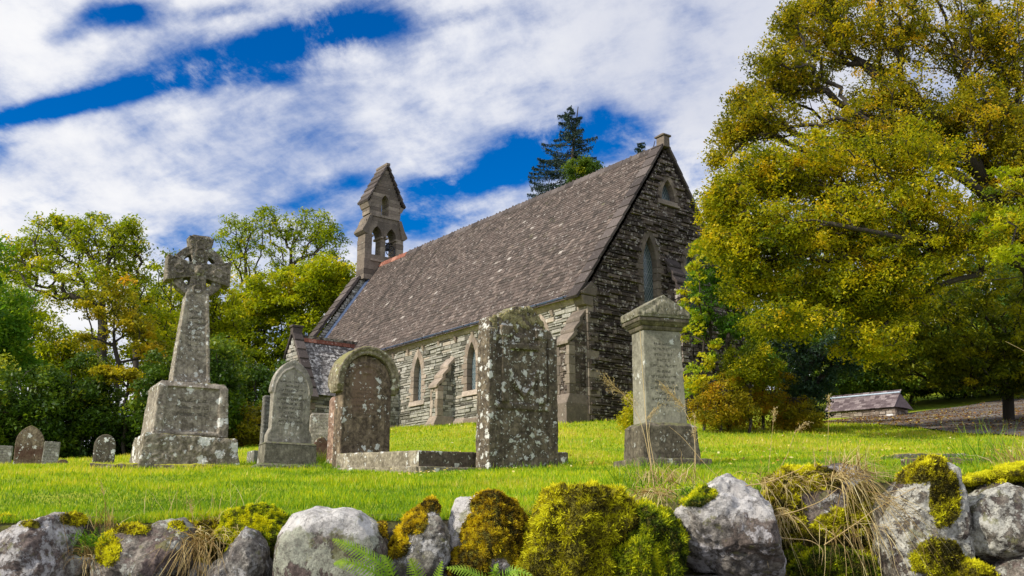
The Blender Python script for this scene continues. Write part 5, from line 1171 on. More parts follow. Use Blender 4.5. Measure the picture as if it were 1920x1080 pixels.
# --- pedestal tombstone
Yo = 10.4; p = place(1252, 884, Yo); s = Yo*k13
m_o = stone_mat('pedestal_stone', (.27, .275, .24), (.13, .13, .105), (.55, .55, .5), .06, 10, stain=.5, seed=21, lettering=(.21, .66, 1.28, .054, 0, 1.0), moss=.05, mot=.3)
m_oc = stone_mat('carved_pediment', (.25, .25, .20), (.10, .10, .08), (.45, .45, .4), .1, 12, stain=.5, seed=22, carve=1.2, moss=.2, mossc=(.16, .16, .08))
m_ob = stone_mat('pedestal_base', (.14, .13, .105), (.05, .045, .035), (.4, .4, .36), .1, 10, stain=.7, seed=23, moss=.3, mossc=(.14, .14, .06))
sh = MB(); sh.frustum(-.285, .285, -.17, .17, .50, -.262, .262, -.155, .155, 1.40)
cpx = MB(); cpx.frustum(-.28, .28, -.17, .17, 1.40, -.30, .30, -.19, .19, 1.44, .5); cpx.frustum(-.30, .30, -.19, .19, 1.44, -.345, .345, -.235, .235, 1.475); cpx.box(-.355, .355, -.245, .245, 1.475, 1.515)
ped = MB(); ped.prism([(-.365, 1.518), (.365, 1.518), (.37, 1.585), (.0, 1.745), (-.37, 1.585)], 'y', -.25, .25)
ped.prism([(-.30, 1.545), (.30, 1.545), (.0, 1.69)], 'y', -.262, -.24)
b1 = MB(); b1.frustum(-.40, .40, -.26, .26, .16, -.375, .375, -.24, .24, .47); b1.frustum(-.385, .385, -.25, .25, .47, -.30, .30, -.18, .18, .51)
b2 = MB(); b2.frustum(-.52, .52, -.36, .36, -.4, -.50, .50, -.34, .34, .17)
stone('pedestal_tombstone', 'tall pedestal tombstone with carved pediment and long inscription beside the dried grasses', (p.x, p.y+.35, p.z-.05), R(20),
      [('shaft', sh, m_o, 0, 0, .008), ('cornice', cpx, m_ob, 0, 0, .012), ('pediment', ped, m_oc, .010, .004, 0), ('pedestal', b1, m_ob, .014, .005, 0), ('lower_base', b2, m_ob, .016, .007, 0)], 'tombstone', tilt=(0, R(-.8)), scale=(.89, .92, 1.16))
# --- flat ledger stones lower right
p0 = place(1778, 884, 8.6)
lg = MB(); lg.box(-.36, .36, -.12, .12, -.08, .07, .5, .012)
tag(rough(lg.build('ledger_stone', stone_mat('ledger', (.16, .12, .10), (.07, .055, .045), (.4, .36, .3), .2, 9, moss=.35, mossc=(.22, .22, .02), seed=24), None, (p0.x, p0.y, p0.z+.05), R(-4)), .012, .012, .12, .008, .04), 'brown kerb-like stone lying in the grass right of the straw', 'ledger stone')
p0 = place(1722, 862, 11.5)
lg = MB(); lg.box(-.42, .42, -.3, .3, -.08, .03, .5, .012)
tag(rough(lg.build('ledger_stone', stone_mat('mossy_ledger', (.17, .17, .16), (.08, .08, .07), (.35, .35, .3), .2, 9, moss=1.0, mossc=(.30, .28, .02), seed=25), None, (p0.x, p0.y, p0.z+.02), R(6)), .014, .014, .12, .008, .04), 'flat moss-edged grave slab sunk in the lawn on the right', 'ledger stone')
# ================================================================== low shed by the drive
Ys = 45; P1 = U(1678, 755, Ys); P0 = U(1548, 774, Ys+2.2); eL = (P1-P0).length
shd = tag(empty('shed', (P1.x, P1.y, P1.z-.22), math.atan2(P1.y-P0.y, P1.x-P0.x)), 'low stone shed with purplish slate roof beside the gravel drive', 'shed')
def szf(w): return 0+.78*w/1.0
M['shed_slate'] = tone_mat('shed_slate', [(0, (.09, .065, .07)), (.5, (.17, .13, .135)), (1, (.28, .23, .23))], (.4, .34, .34), .25, 12, .75)
mb = MB(); L_ = eL
w = 0
while w < 1.0:
    x = -L_
    while x < .0:
        l = random.uniform(.2, .32); lift = random.uniform(.02, .035); xa, xb = x+.004, min(x+l, 0.02)
        mb.add([(xa, w-.2, szf(w)+lift), (xb, w-.2, szf(w)+lift), (xb, w+.05, szf(w+.25)), (xa, w+.05, szf(w+.25)), (xa, w-.2, szf(w)+lift-.015), (xb, w-.2, szf(w)+lift-.015)], [(0, 1, 2, 3), (0, 4, 5, 1), (0, 3, 4), (1, 5, 2)], random.random()); x += l
    w += .14
mb.poly([(-L_, .78, .76), (0, .78, .76), (.0, 1.75, .0), (-L_, 1.75, 0)])
mb.poly([(.02, -.18, .02), (.38, .2, -.03), (.40, 1.3, -.03), (.0, .80, .78)], .2)
mb.build('roof', M['shed_slate'], shd, recalc=False)
mb = MB(); mb.box(-L_-.02, .04, .72, .86, .765, .84); mb.build('lead_ridge', simple('pale_lead', (.35, .42, .5), .4, .3, .2), shd, bevel=.02)
mb, bk = MB(), MB()
M['shed_stone'] = tone_mat('shed_stone', [(0, (.16, .12, .09)), (.5, (.30, .24, .19)), (1, (.45, .40, .34))], (.5, .48, .44), .3, 12, bumpd=.04)
lay(mb, bk, lambda u, z, q: (u, -.02-q, z), (-1.6, .0), lambda z: [(-L_, .0)], ch=(.1, .2), ln=(.2, .5)); lay(mb, bk, lambda u, z, q: (.0+q, u, z), (-1.6, .0), lambda z: [(0, 1.6)], ch=(.1, .2))
o_ = mb.build('wall', M['shed_stone'], shd); bk.build('mortar', M['mortar'], o_)
mb = MB(); mb.box(-.42, -.12, -.09, -.06, -.62, -.3); mb.build('white_panel', simple('white_paint', (.7, .7, .68), .5), shd, bevel=.01)
# ================================================================== BOUNDARY WALL of boulders
wall = tag(empty('boulder_wall', (0, 4.6, 0)), 'rough dry boulder wall with moss cushions running along the whole foreground', 'stone wall')
def boulder_mat(name, base, pale, dark, palecov=.5, topcap=0, seed=0, capz=.0, speck=.5, warm=.0):
    n = N(name); o = n.map(n.obj(), loc=(seed*2.3, seed*5.1, seed*1.3)); x, y, z = n.xyz(n.obj())
    a = n.noise(o, 4.5, 8, .72, .2); b = n.noise(o, 20, 8, .75); c = n.noise(o, 60, 5, .75); d = n.noise(n.map(o, loc=(9, 2, 5)), 7, 9, .74, .25); e = n.noise(n.map(o, loc=(1, 8, 3)), 15, 7, .75)
    base = (base[0], base[1]*1.0, base[2]*.93); col = n.mix(n.step(b, .40, .60), tuple(v*.42 for v in base), tuple(v*1.5 for v in base))
    col = n.mix(n.math('MULTIPLY', n.step(c, .52, .60), .55), col, dark)
    col = n.mix(n.step(a, .49, .54), col, n.mix(n.step(c, .4, .6), dark, tuple(v*2.2 for v in dark)))
    m = n.step(d, .555-palecov*.12, .585-palecov*.12)
    col = n.mix(n.math('MULTIPLY', m, n.step(c, .30, .56, .25, .95)), col, n.mix(n.step(e, .4, .6), pale, tuple(v*.72 for v in pale)))
    if topcap:
        g = n.step(n.math('ADD', z, n.math('MULTIPLY', n.math('SUBTRACT', n.noise(o, 9, 6, .7), .5), .24)), capz-.012, capz+.012)
        col = n.mix(n.math('MULTIPLY', g, topcap), col, n.mix(n.step(b, .3, .7), (.38, .36, .34), (.66, .64, .60)))
    col = n.mix(n.math('MULTIPLY', n.step(e, .56, .60), .8*speck+.2), col, (.05, .043, .038))
    col = n.mix(n.math('MULTIPLY', n.step(n.noise(n.map(o, loc=(6, 6, 2)), 10, 7, .72), .56, .61), .6), col, (.17, .17, .06))
    cr = n.step(n.math('ABSOLUTE', n.math('SUBTRACT', n.noise(n.map(o, loc=(3, 7, 1)), 2.0, 3, .5, .3), .5)), .006, .0)
    mo = n.attr('moss'); mc = n.mix(n.step(b, .35, .65), (.05, .042, .008), (.22, .20, .012))
    col = n.mix(n.step(n.math('ADD', mo, n.math('MULTIPLY', n.math('SUBTRACT', b, .5), .9)), .36, .52), col, mc)
    h = n.math('ADD', n.math('MULTIPLY', b, 1.2), n.math('MULTIPLY', c, .5)); h = n.math('ADD', h, n.math('MULTIPLY', m, .25)); h = n.math('ADD', h, n.math('MULTIPLY', a, 1.5))
    return n.out(n.pbr(col, .95, n.bump(h, 1.0, .014)))
M['moss'] = leaf_mat('moss_tuft', [(0, (.035, .03, .006)), (.25, (.14, .11, .008)), (.5, (.34, .29, .008)), (.78, (.58, .54, .010)), (1, (.74, .70, .02))], .35, .8)
M['moss_green'] = leaf_mat('green_moss_tuft', [(0, (.025, .04, .004)), (.3, (.10, .15, .006)), (.65, (.32, .38, .008)), (1, (.66, .64, .01))], .35, .8)
M['moss_orange'] = leaf_mat('orange_moss_tuft', [(0, (.035, .025, .005)), (.3, (.18, .11, .008)), (.65, (.46, .32, .010)), (1, (.70, .56, .015))], .35, .8)
_ico = {}
def ico(k):
    if k not in _ico:
        bm = bmesh.new(); bmesh.ops.create_icosphere(bm, subdivisions=k, radius=1); bm.verts.ensure_lookup_table()
        _ico[k] = (np.array([v.co[:] for v in bm.verts]), np.array([[v.index for v in f.verts] for f in bm.faces])); bm.free()
    return _ico[k]
def ell(px, py, c, s_):  # px ellipse -> local test
    return c
def boulder(name, label, poly, Y, depth, mat, moss=(), mossmat='moss', facets=10, seed=0, rough_=.022, k=6, mosslen=.018, dens=1.0, mthr=.42, parent=wall, puff=.011, mtone=.5, roundness=.62):
    """poly: outline seen in the photo, given a centre, real size and depth; moss: (px, py, rx, ry, weight) patches"""
    rs = np.random.default_rng(seed+100); V0, Fc = ico(k); s_ = Y*k13
    P2 = np.array([tuple(U(px, py, Y)) for px, py in poly]); cx, cz = (P2[:, 0].max()+P2[:, 0].min())/2, (P2[:, 2].max()+P2[:, 2].min())/2
    ang = np.unwrap(np.arctan2(P2[:, 2]-cz, P2[:, 0]-cx)) if False else np.arctan2(P2[:, 2]-cz, P2[:, 0]-cx)
    # radial distance of the outline polygon by ray casting
    th = np.linspace(-np.pi, np.pi, 721); Rr = np.zeros(721)
    A_ = P2[:, [0, 2]]-np.array([cx, cz]); B_ = np.roll(A_, -1, axis=0); D_ = B_-A_
    for i, t in enumerate(th):
        d = np.array([math.cos(t), math.sin(t)]); den = d[0]*D_[:, 1]-d[1]*D_[:, 0]; den = np.where(abs(den) < 1e-9, 1e-9, den)
        tt = (A_[:, 0]*D_[:, 1]-A_[:, 1]*D_[:, 0])/den; uu = (A_[:, 0]*d[1]-A_[:, 1]*d[0])/den
        ok = (tt > 0) & (uu >= -1e-6) & (uu <= 1+1e-6); Rr[i] = tt[ok].max() if ok.any() else .1
    kern = np.hanning(19); kern /= kern.sum(); Rr = np.convolve(np.r_[Rr[-10:-1], Rr, Rr[1:10]], kern, 'valid')
    t = np.arctan2(V0[:, 2], V0[:, 0]); c = np.hypot(V0[:, 0], V0[:, 2]); f = c**roundness; rr_ = np.interp(t, th, Rr)
    X = rr_*np.cos(t)*f; Z = rr_*np.sin(t)*f; Yy = depth*np.sign(V0[:, 1])*np.abs(V0[:, 1])**.75
    V = np.c_[X, Yy, Z]
    for _ in range(facets):   # cleaved faces
        nn = rs.normal(0, 1, 3); nn[1] = -abs(nn[1])*1.4; nn /= np.linalg.norm(nn); d = V@nn; lim = np.quantile(d, rs.uniform(.82, .96)); ex = np.maximum(0, d-lim); V -= np.outer(ex*.85, nn)
    V = V*np.array([1.055, 1, 1.03]); nv = V/np.linalg.norm(V, axis=1)[:, None]; off = seed*7.3
    ns = np.array([mnoise.fractal(Vector((p[0]*3.2+off, p[1]*3.2, p[2]*3.2)), .8, 2.1, 5)*1.9+1.1*abs(mnoise.noise(Vector((p[0]*8+off, p[1]*8, p[2]*8))))+.3*mnoise.fractal(Vector((p[0]*28+off, p[1]*28, p[2]*28)), .8, 2, 3) for p in V])
    V = V+nv*(ns*rough_)[:, None]
    # moss coverage
    mv = np.full(len(V), 0.0)
    wx = cx+V[:, 0]; wz = cz+V[:, 2]; wy = Y+V[:, 1]
    d_ = wy*math.cos(P)+(wz-CZ)*math.sin(P); ppx = 960+F*wx/d_; ppy = 540-F*(-wy*math.sin(P)+(wz-CZ)*math.cos(P))/d_
    mn = np.array([mnoise.fractal(Vector((p[0]*9+off+3, p[1]*9, p[2]*9)), .7, 2, 4) for p in V])
    for (mx, my, rx, ry, wt) in moss:
        q = 1-np.hypot((ppx-mx)/rx, (ppy-my)/ry); mv = np.maximum(mv, np.clip(q*2.2+.3, 0, 1)*wt)
    mv = np.clip(mv+mn*.35*(mv > .02), 0, 1)
    V = V+nv*(np.clip((mv-mthr)*4, 0, 1)*puff*(1+mn*.8))[:, None]
    me = npmesh(name, V, Fc, vattr={'moss': mv}, smooth=True)
    o = link(name, me, mat, parent, loc=Vector((cx, Y, cz))-(Vector((0, 4.6, 0)) if parent is wall else Vector((0, 0, 0))))
    if label: o['label'] = label
    if moss:
        tri = V[Fc]; fn = np.cross(tri[:, 1]-tri[:, 0], tri[:, 2]-tri[:, 0]); ar = np.linalg.norm(fn, axis=1); fn = fn/(ar[:, None]+1e-12); fm = mv[Fc].mean(1)
        w_ = ar*np.clip((fm-mthr+.06)*2.6, 0, 1)*np.where(fn[:, 1] < .35, 1, .25); tot = w_.sum()
        if tot > 1e-6:
            nb_ = int(min(60000, tot/2*110000*dens)); fi = rs.choice(len(Fc), nb_, p=w_/tot); r1, r2 = rs.uniform(0, 1, (2, nb_)); sw = r1+r2 > 1; r1[sw], r2[sw] = 1-r1[sw], 1-r2[sw]
            Pt = tri[fi, 0]+(tri[fi, 1]-tri[fi, 0])*r1[:, None]+(tri[fi, 2]-tri[fi, 0])*r2[:, None]
            dr_ = fn[fi]*.6+rs.normal(0, .62, (nb_, 3)); dr_[:, 2] += .1; dr_ /= np.linalg.norm(dr_, axis=1)[:, None]
            cl = np.array([mnoise.noise(Vector((p[0]*22+off, p[1]*22, p[2]*22))) for p in Pt[:3000]]) if False else None
            wv = np.array([mnoise.noise(Vector((p[0]*34+off, p[1]*34, p[2]*34)))+.5*mnoise.noise(Vector((p[0]*80+off, p[1]*80, p[2]*80))) for p in Pt])*1.5
            ln_ = .72*mosslen*rs.uniform(.4, 1.2, nb_)*np.clip(1+wv*.9, .25, 2.2); sd_ = np.cross(dr_, rs.normal(0, 1, (nb_, 3))); sd_ /= np.linalg.norm(sd_, axis=1)[:, None]+1e-9; sd_ *= (rs.uniform(.0014, .0032, nb_))[:, None]
            B0 = Pt-dr_*.004; T = Pt+dr_*ln_[:, None]; md = Pt+dr_*(ln_*.55)[:, None]
            Vm = np.stack([B0-sd_*.6, md-sd_, T, md+sd_], 1).reshape(-1, 3)
            big = .62*np.array([mnoise.fractal(Vector((p[0]*7+off+9, p[1]*7, p[2]*7)), .8, 2, 2) for p in Pt])
            tn = mtone-.15+wv*.6+big+rs.normal(0, .14, nb_)+.15*dr_[:, 2]
            link('moss', npmesh('moss', Vm, np.arange(4*nb_).reshape(-1, 4), {'tone': np.clip(tn, 0, 1)}), M[mossmat], o)
    return o
B = boulder_mat
greyA = B('pale_boulder', (.30, .27, .255), (.52, .50, .48), (.09, .07, .06), .75, seed=1)
greyB = B('mottled_boulder', (.20, .175, .155), (.44, .44, .38), (.07, .052, .045), .35, seed=2)
greyC = B('peaked_boulder', (.22, .205, .19), (.44, .43, .41), (.085, .075, .065), .35, seed=3)
greyD = B('capped_boulder', (.15, .13, .115), (.38, .39, .30), (.07, .052, .045), .6, topcap=.95, capz=.10, seed=4, speck=.2)
greyE = B('leaning_boulder', (.19, .18, .16), (.46, .45, .43), (.07, .06, .05), .4, topcap=0, seed=5)
greyF = B('block_boulder', (.22, .20, .19), (.46, .44, .44), (.075, .06, .05), .4, topcap=.7, capz=.03, seed=6)
greyG = B('dark_boulder', (.14, .115, .10), (.48, .47, .45), (.055, .04, .035), .35, seed=7)
greyH = B('lichened_boulder', (.16, .14, .12), (.52, .51, .44), (.05, .038, .032), .75, seed=8)
boulder('boulder', 'mossy boulder just entering at the left edge', [(-60, 1110), (-60, 975), (0, 968), (22, 980), (34, 1005), (20, 1060), (0, 1110)], 4.85, .2, greyB, [(0, 975, 60, 45, 1.1)], seed=1, k=5, mtone=.62)
boulder('boulder', 'big pale grey boulder at the lower left with dark pits', [(-70, 1130), (-55, 1050), (0, 1008), (45, 984), (85, 972), (130, 972), (160, 990), (172, 1022), (150, 1050), (148, 1130)], 4.6, .26, greyA, [(140, 975, 32, 12, .9), (60, 985, 26, 8, .6)], seed=2, dens=.8)
boulder('boulder', 'mottled boulder with mossy left shoulder, second from the left', [(166, 1130), (172, 1062), (192, 1012), (214, 985), (250, 986), (278, 1000), (298, 981), (330, 980), (346, 998), (352, 1050), (345, 1130)], 4.55, .2, greyB, [(245, 985, 42, 20, 1), (205, 1030, 26, 34, .75), (330, 990, 22, 14, .6)], seed=3, mtone=.58)
boulder('boulder', 'mossy earth-filled gap stone behind the hanging straw', [(325, 1130), (330, 1010), (360, 985), (400, 985), (425, 1010), (430, 1130)], 4.75, .16, greyG, [(380, 1010, 70, 50, 1.1)], seed=4, k=5, mtone=.42)
boulder('boulder', 'pointed grey boulder under a bright moss cushion', [(396, 1130), (405, 1060), (420, 1022), (440, 1000), (460, 984), (478, 996), (498, 1035), (506, 1070), (503, 1130)], 4.5, .18, greyC, [(425, 1000, 22, 20, .6)], seed=5, facets=9)
boulder('moss_cushion', 'bright yellow-green moss cushion between pointed and white-capped boulders', [(420, 1010), (432, 972), (468, 958), (510, 958), (545, 966), (556, 985), (545, 1030), (540, 1130), (495, 1130), (500, 1040), (470, 985)], 4.68, .13, greyG, [(490, 1000, 120, 120, 1.5)], mossmat='moss_green', seed=6, k=5, mtone=.72, dens=1.3, mosslen=.014)
boulder('boulder', 'large rounded two-humped boulder with a white cap', [(530, 1130), (531, 1050), (540, 1005), (565, 968), (598, 956), (630, 961), (650, 957), (680, 962), (706, 985), (722, 1020), (724, 1075), (716, 1130)], 4.5, .24, greyD, [(722, 990, 16, 24, .7)], facets=2, seed=7, rough_=.010, roundness=.5, mossmat='moss_orange')
boulder('boulder', 'leaning pointed boulder with golden moss along its upper edge', [(726, 1130), (732, 1055), (748, 1010), (770, 968), (800, 935), (828, 921), (840, 930), (841, 970), (836, 1040), (830, 1130)], 4.5, .15, greyE, [(805, 945, 36, 18, 1.1), (770, 980, 36, 26, 1.15), (745, 1015, 26, 32, 1.1), (830, 938, 18, 14, .8)], facets=9, seed=8, mossmat='moss_orange', mtone=.62)
boulder('boulder', 'stone with pale left corner wrapped in rusty moss', [(844, 1130), (848, 1040), (850, 965), (862, 940), (888, 933), (930, 934), (965, 942), (985, 965), (995, 1010), (998, 1130)], 4.6, .2, greyF, [(935, 950, 60, 26, .9), (930, 1000, 68, 50, 1.2), (975, 1010, 34, 80, 1.1), (880, 1060, 50, 40, .9)], seed=9, mossmat='moss_orange', mtone=.40, facets=5)
boulder('moss_cushion', 'great rounded mound of golden green moss in the centre foreground', [(985, 1130), (992, 1040), (1008, 985), (1030, 935), (1058, 910), (1095, 903), (1130, 920), (1160, 955), (1190, 1000), (1200, 1130)], 4.45, .22, greyG, [(1090, 1010, 200, 200, 1.6)], seed=10, k=6, mtone=.5, dens=1.15, mosslen=.024, facets=3, rough_=.04, puff=.02)
boulder('moss_cushion', 'lower dark green moss mound left of the white-faced block', [(1130, 1130), (1140, 1010), (1165, 965), (1210, 955), (1250, 975), (1266, 1010), (1272, 1130)], 4.42, .18, greyG, [(1200, 1040, 160, 160, 1.6)], mossmat='moss_green', seed=11, k=6, mtone=.42, dens=1.1, mosslen=.022, facets=3, rough_=.035)
boulder('boulder', 'pale squared block with a hollow dark face', [(1268, 1000), (1275, 958), (1310, 935), (1345, 905), (1372, 896), (1405, 908), (1428, 945), (1436, 985), (1452, 1040), (1455, 1068), (1380, 1078), (1290, 1082), (1278, 1050)], 4.4, .2, greyF, [(1300, 930, 45, 22, .95)], facets=9, seed=12, mossmat='moss_green', rough_=.022)
boulder('boulder', 'dark moss-hung stone under the straw', [(1420, 1130), (1425, 960), (1440, 905), (1490, 885), (1560, 880), (1620, 890), (1650, 930), (1660, 1000), (1665, 1130)], 4.75, .2, greyG, [(1500, 900, 90, 26, 1.1), (1470, 980, 50, 90, .9), (1580, 1040, 90, 90, 1.0), (1620, 960, 40, 60, .8)], seed=13, mossmat='moss', mtone=.40, facets=5)
boulder('moss_cushion', 'vivid green moss patch at the foot of the hanging straw', [(1440, 1130), (1450, 1040), (1480, 1010), (1520, 1040), (1580, 1000), (1640, 1020), (1650, 1130)], 4.55, .1, greyG, [(1540, 1060, 180, 120, 1.6)], mossmat='moss_green', seed=14, k=5, mtone=.34, dens=1.0)
boulder('boulder', 'lichen-mottled boulder under a mossy crown right of the straw', [(1640, 1130), (1645, 1020), (1660, 950), (1690, 895), (1725, 872), (1765, 880), (1790, 930), (1802, 990), (1812, 1060), (1818, 1130)], 4.5, .22, greyH, [(1720, 880, 60, 30, 1.1), (1770, 930, 34, 60, .85), (1760, 1045, 50, 40, 1.0)], seed=15, mtone=.42, facets=7)
boulder('boulder', 'broad grey boulder at the right edge under a strip of yellow moss', [(1788, 1000), (1780, 940), (1795, 905), (1850, 897), (1920, 892), (1990, 900), (1990, 1060), (1940, 1050), (1870, 1078), (1835, 1060)], 4.6, .24, greyH, [(1840, 895, 75, 14, 1.2), (1930, 885, 70, 22, 1.3)], seed=16, mossmat='moss', mtone=.85, facets=7)
boulder('moss_cushion', 'flat yellow moss strip capping the rightmost boulder', [(1762, 908), (1790, 896), (1850, 886), (1900, 872), (1980, 862), (1990, 895), (1920, 900), (1850, 903), (1780, 915)], 4.8, .2, greyG, [(1880, 890, 200, 60, 1.6)], mossmat='moss', seed=17, k=5, mtone=.9, dens=1.2, mosslen=.012, rough_=.008, facets=0)
boulder('boulder', 'dark angular stone wedged beneath the rightmost boulder', [(1850, 1150), (1860, 1062), (1930, 1040), (2000, 1050), (2000, 1150)], 4.45, .18, greyB, [], seed=18, k=5)
boulder('moss_cushion', 'small round moss ball at the bottom right', [(1785, 1120), (1792, 1072), (1825, 1056), (1855, 1070), (1862, 1120)], 4.4, .1, greyG, [(1825, 1080, 80, 60, 1.5)], mossmat='moss', seed=19, k=5, mtone=.5)
boulder('boulder', 'dark stone in shadow beneath the squared block', [(1260, 1180), (1270, 1090), (1350, 1084), (1450, 1076), (1460, 1180)], 4.5, .2, greyG, [], seed=20, k=5)
for i_, (gx, gy_, gw, gh) in enumerate([(158, 1062, 24, 30), (382, 1078, 30, 32), (515, 1085, 20, 34), (722, 1090, 16, 30), (843, 1075, 14, 40), (1448, 1100, 26, 26), (30, 1010, 20, 22)]):
    boulder('wedge_stone', None, [(gx-gw, gy_+gh), (gx-gw, gy_-gh*.4), (gx-gw*.3, gy_-gh), (gx+gw*.6, gy_-gh*.8), (gx+gw, gy_), (gx+gw*.9, gy_+gh)], 4.62, .1, [greyB, greyG, greyC][i_ % 3], [(gx, gy_-gh, gw*1.2, 12, .7)] if i_ % 2 else [], seed=60+i_, k=5)
for i, (xa, xb, zt) in enumerate([(-600, -70, 985), (1990, 2500, 880)]):
    for k_ in range(3):
        x0 = xa+(xb-xa)*k_/3; x1 = xa+(xb-xa)*(k_+1)/3
        boulder('boulder', None, [(x0, 1130), (x0+8, zt+30), (x0+60, zt), (x1-60, zt+4), (x1-5, zt+30), (x1, 1130)], 4.65, .24, greyA if k_ % 2 else greyH, [((x0+x1)/2, zt, 80, 16, .9)], seed=30+i*5+k_, k=5)
# packed core of the wall below and behind the boulders, with moss and soil along its top
xs = np.linspace(-3.4, 3.6, 180); V = []; prof = [(4.30, 0), (4.36, .5), (4.42, 1.0), (4.50, 1.32), (4.68, 1.40), (4.80, 1.46), (4.98, None), (5.12, None)]
topz = lambda x: np.interp(x/4.98, [-.55, -.28, 0, .10, .2, .35, .55], [1.60, 1.61, 1.60, 1.66, 1.84, 1.88, 1.88])
for x in xs:
    for j, (yy, zz) in enumerate(prof):
        gzv = g1(x, 5.12)+.01
        z_ = zz if zz is not None else (gzv if j == len(prof)-1 else gzv-.0)
        if j in (4, 5): z_ = gzv-(.10 if j == 4 else .03)
        q = Vector((x*4, yy*4, z_*4)); d = mnoise.fractal(q, .8, 2, 4)*(.05 if j < 6 else .012)
        V.append((x, yy+d*(j < 6)-4.6, z_+d*.5))
nP = len(prof); idx3 = np.arange(len(xs)*nP).reshape(len(xs), nP); q3 = np.stack([idx3[:-1, :-1], idx3[1:, :-1], idx3[1:, 1:], idx3[:-1, 1:]], -1).reshape(-1, 4)
n = N('wall_soil'); o = n.obj(); a = n.noise(o, 6, 6, .7); b = n.noise(o, 30, 5, .7)
col = n.mix(n.step(a, .4, .6), (.035, .028, .018), (.10, .10, .015)); col = n.mix(n.step(b, .5, .7), col, (.02, .016, .01))
link('wall_core', npmesh('wall_core', V, q3, smooth=True), n.out(n.pbr(col, .97, n.bump(b, 1, .03))), wall)

# ================================================================== wall vegetation: ribbons
def ribbons(name, roots, dirs, L, droop, width, tone, mat, parent=None, segs=7, curl=0):
    n_ = len(roots); t = np.linspace(0, 1, segs+1); roots = np.asarray(roots, float); dirs = np.asarray(dirs, float); dirs /= np.linalg.norm(dirs, axis=1)[:, None]
    side = np.cross(dirs, np.array([0, 0, 1.])+RNG.normal(0, .3, (n_, 3))); side /= np.linalg.norm(side, axis=1)[:, None]+1e-9
    cu = RNG.normal(0, 1, n_)*curl; L = np.asarray(L)[:, None, None]
    Pp = roots[:, None]+dirs[:, None]*(t[None, :, None]*L)+side[:, None]*((t**2)[None, :, None]*L*cu[:, None, None])
    Pp[:, :, 2] -= (np.asarray(droop)[:, None]*L[:, :, 0]*t[None]**2.0)
    Pp += RNG.normal(0, .004, Pp.shape)*t[None, :, None]
    wprof = np.minimum(1, np.minimum(1.6*(1-t)+.08, .5+3*t)); fs = np.cross(dirs, side)*.5+side
    Wd = fs[:, None]*(wprof[None, :, None]*np.asarray(width)[:, None, None]/2)
    Vv = np.stack([Pp-Wd, Pp+Wd], 2).reshape(n_, -1, 3); base_ = (np.arange(n_)*(segs+1)*2)[:, None]; i = (np.arange(segs)*2)[None]
    Fq = np.stack([base_+i, base_+i+1, base_+i+3, base_+i+2], -1).reshape(-1, 4)
    return npmesh(name, Vv.reshape(-1, 3), Fq, {'tone': np.repeat(np.clip(tone, 0, 1), segs)}), Pp
M['straw'] = leaf_mat('straw', [(0, (.10, .055, .02)), (.35, (.30, .19, .07)), (.7, (.56, .42, .20)), (1, (.72, .60, .36))], .3, .6)
M['blade'] = leaf_mat('green_blade', [(0, (.03, .08, .006)), (.4, (.10, .24, .01)), (.75, (.26, .38, .02)), (1, (.50, .45, .08))], .4, .5)
def tuft(label, px, py, Y, n_, spread, dirmean, dirsd, L, droop, mat, tone=(.6, .2), width=.003, name='grass_tuft', cat='grass tuft', curl=.12, sz=.03, group=None):
    c = U(px, py, Y); sg = spread*Y*k13
    roots = np.c_[RNG.normal(0, sg, n_), RNG.normal(0, sz, n_), RNG.normal(-.005, .012, n_)]
    dirs = np.array(dirmean)[None]+RNG.normal(0, 1, (n_, 3))*np.array(dirsd)[None]
    me, _ = ribbons(name, roots, dirs, L*RNG.uniform(.45, 1.25, n_), droop*RNG.uniform(.4, 1.5, n_), width*RNG.uniform(.6, 1.3, n_), RNG.normal(tone[0], tone[1], n_), mat, curl=curl)
    o = link(name, me, mat, None, c); tag(o, label, cat, group); return o
tuft('large cascade of dry straw spilling over the wall on the right', 1585, 895, 4.62, 150, 20, (.25, -.55, .45), (.32, .2, .3), .34, .95, M['straw'], (.6, .2), .0036)
tuft('upright wiry straw stems above the large cascade', 1585, 893, 4.8, 130, 26, (.0, -.05, 1), (.28, .2, .15), .17, .15, M['straw'], (.62, .2), .0026)
tuft('tangle of pale dead grass between moss mound and squared block', 1235, 925, 4.6, 130, 28, (-.35, -.5, .35), (.55, .2, .35), .20, .8, M['straw'], (.68, .2), .0034)
tuft('dead grass spikes in front of the pedestal tombstone', 1255, 905, 4.9, 110, 38, (-.1, 0, 1), (.55, .3, .25), .17, .35, M['straw'], (.62, .2), .003)
tuft('green grass clump in front of the pedestal tombstone', 1215, 905, 5.0, 130, 40, (-.1, -.1, 1), (.42, .3, .2), .17, .35, M['blade'], (.55, .2), .0034)
tuft('dark green blades hanging beside the squared block', 1290, 925, 4.55, 60, 14, (.1, -.4, .5), (.5, .2, .3), .10, .7, M['blade'], (.3, .15), .0036)
tuft('brown straw hanging down in the gap at the left', 375, 1012, 4.5, 110, 20, (.05, -.7, .1), (.35, .2, .3), .22, 1.0, M['straw'], (.42, .18), .0032)
tuft('thin dry stems standing by the second boulder from the left', 200, 1000, 4.75, 60, 14, (-.05, -.1, 1), (.45, .2, .25), .20, .3, M['straw'], (.48, .2), .0026)
tuft('green and brown grass clump right of the big pale boulder', 178, 1018, 4.5, 120, 14, (0, -.5, .7), (.5, .2, .35), .14, .6, M['blade'], (.38, .25), .0032)
tuft('spare straw wisps on the wall top by the pointed boulder', 415, 985, 4.75, 46, 30, (.0, -.1, 1), (.6, .2, .3), .14, .35, M['straw'], (.66, .2), .0026)
tuft('straw matted over the wall top right of the squared block', 1460, 900, 4.65, 170, 42, (.1, -.5, .35), (.7, .2, .3), .15, .8, M['straw'], (.62, .2), .0034)
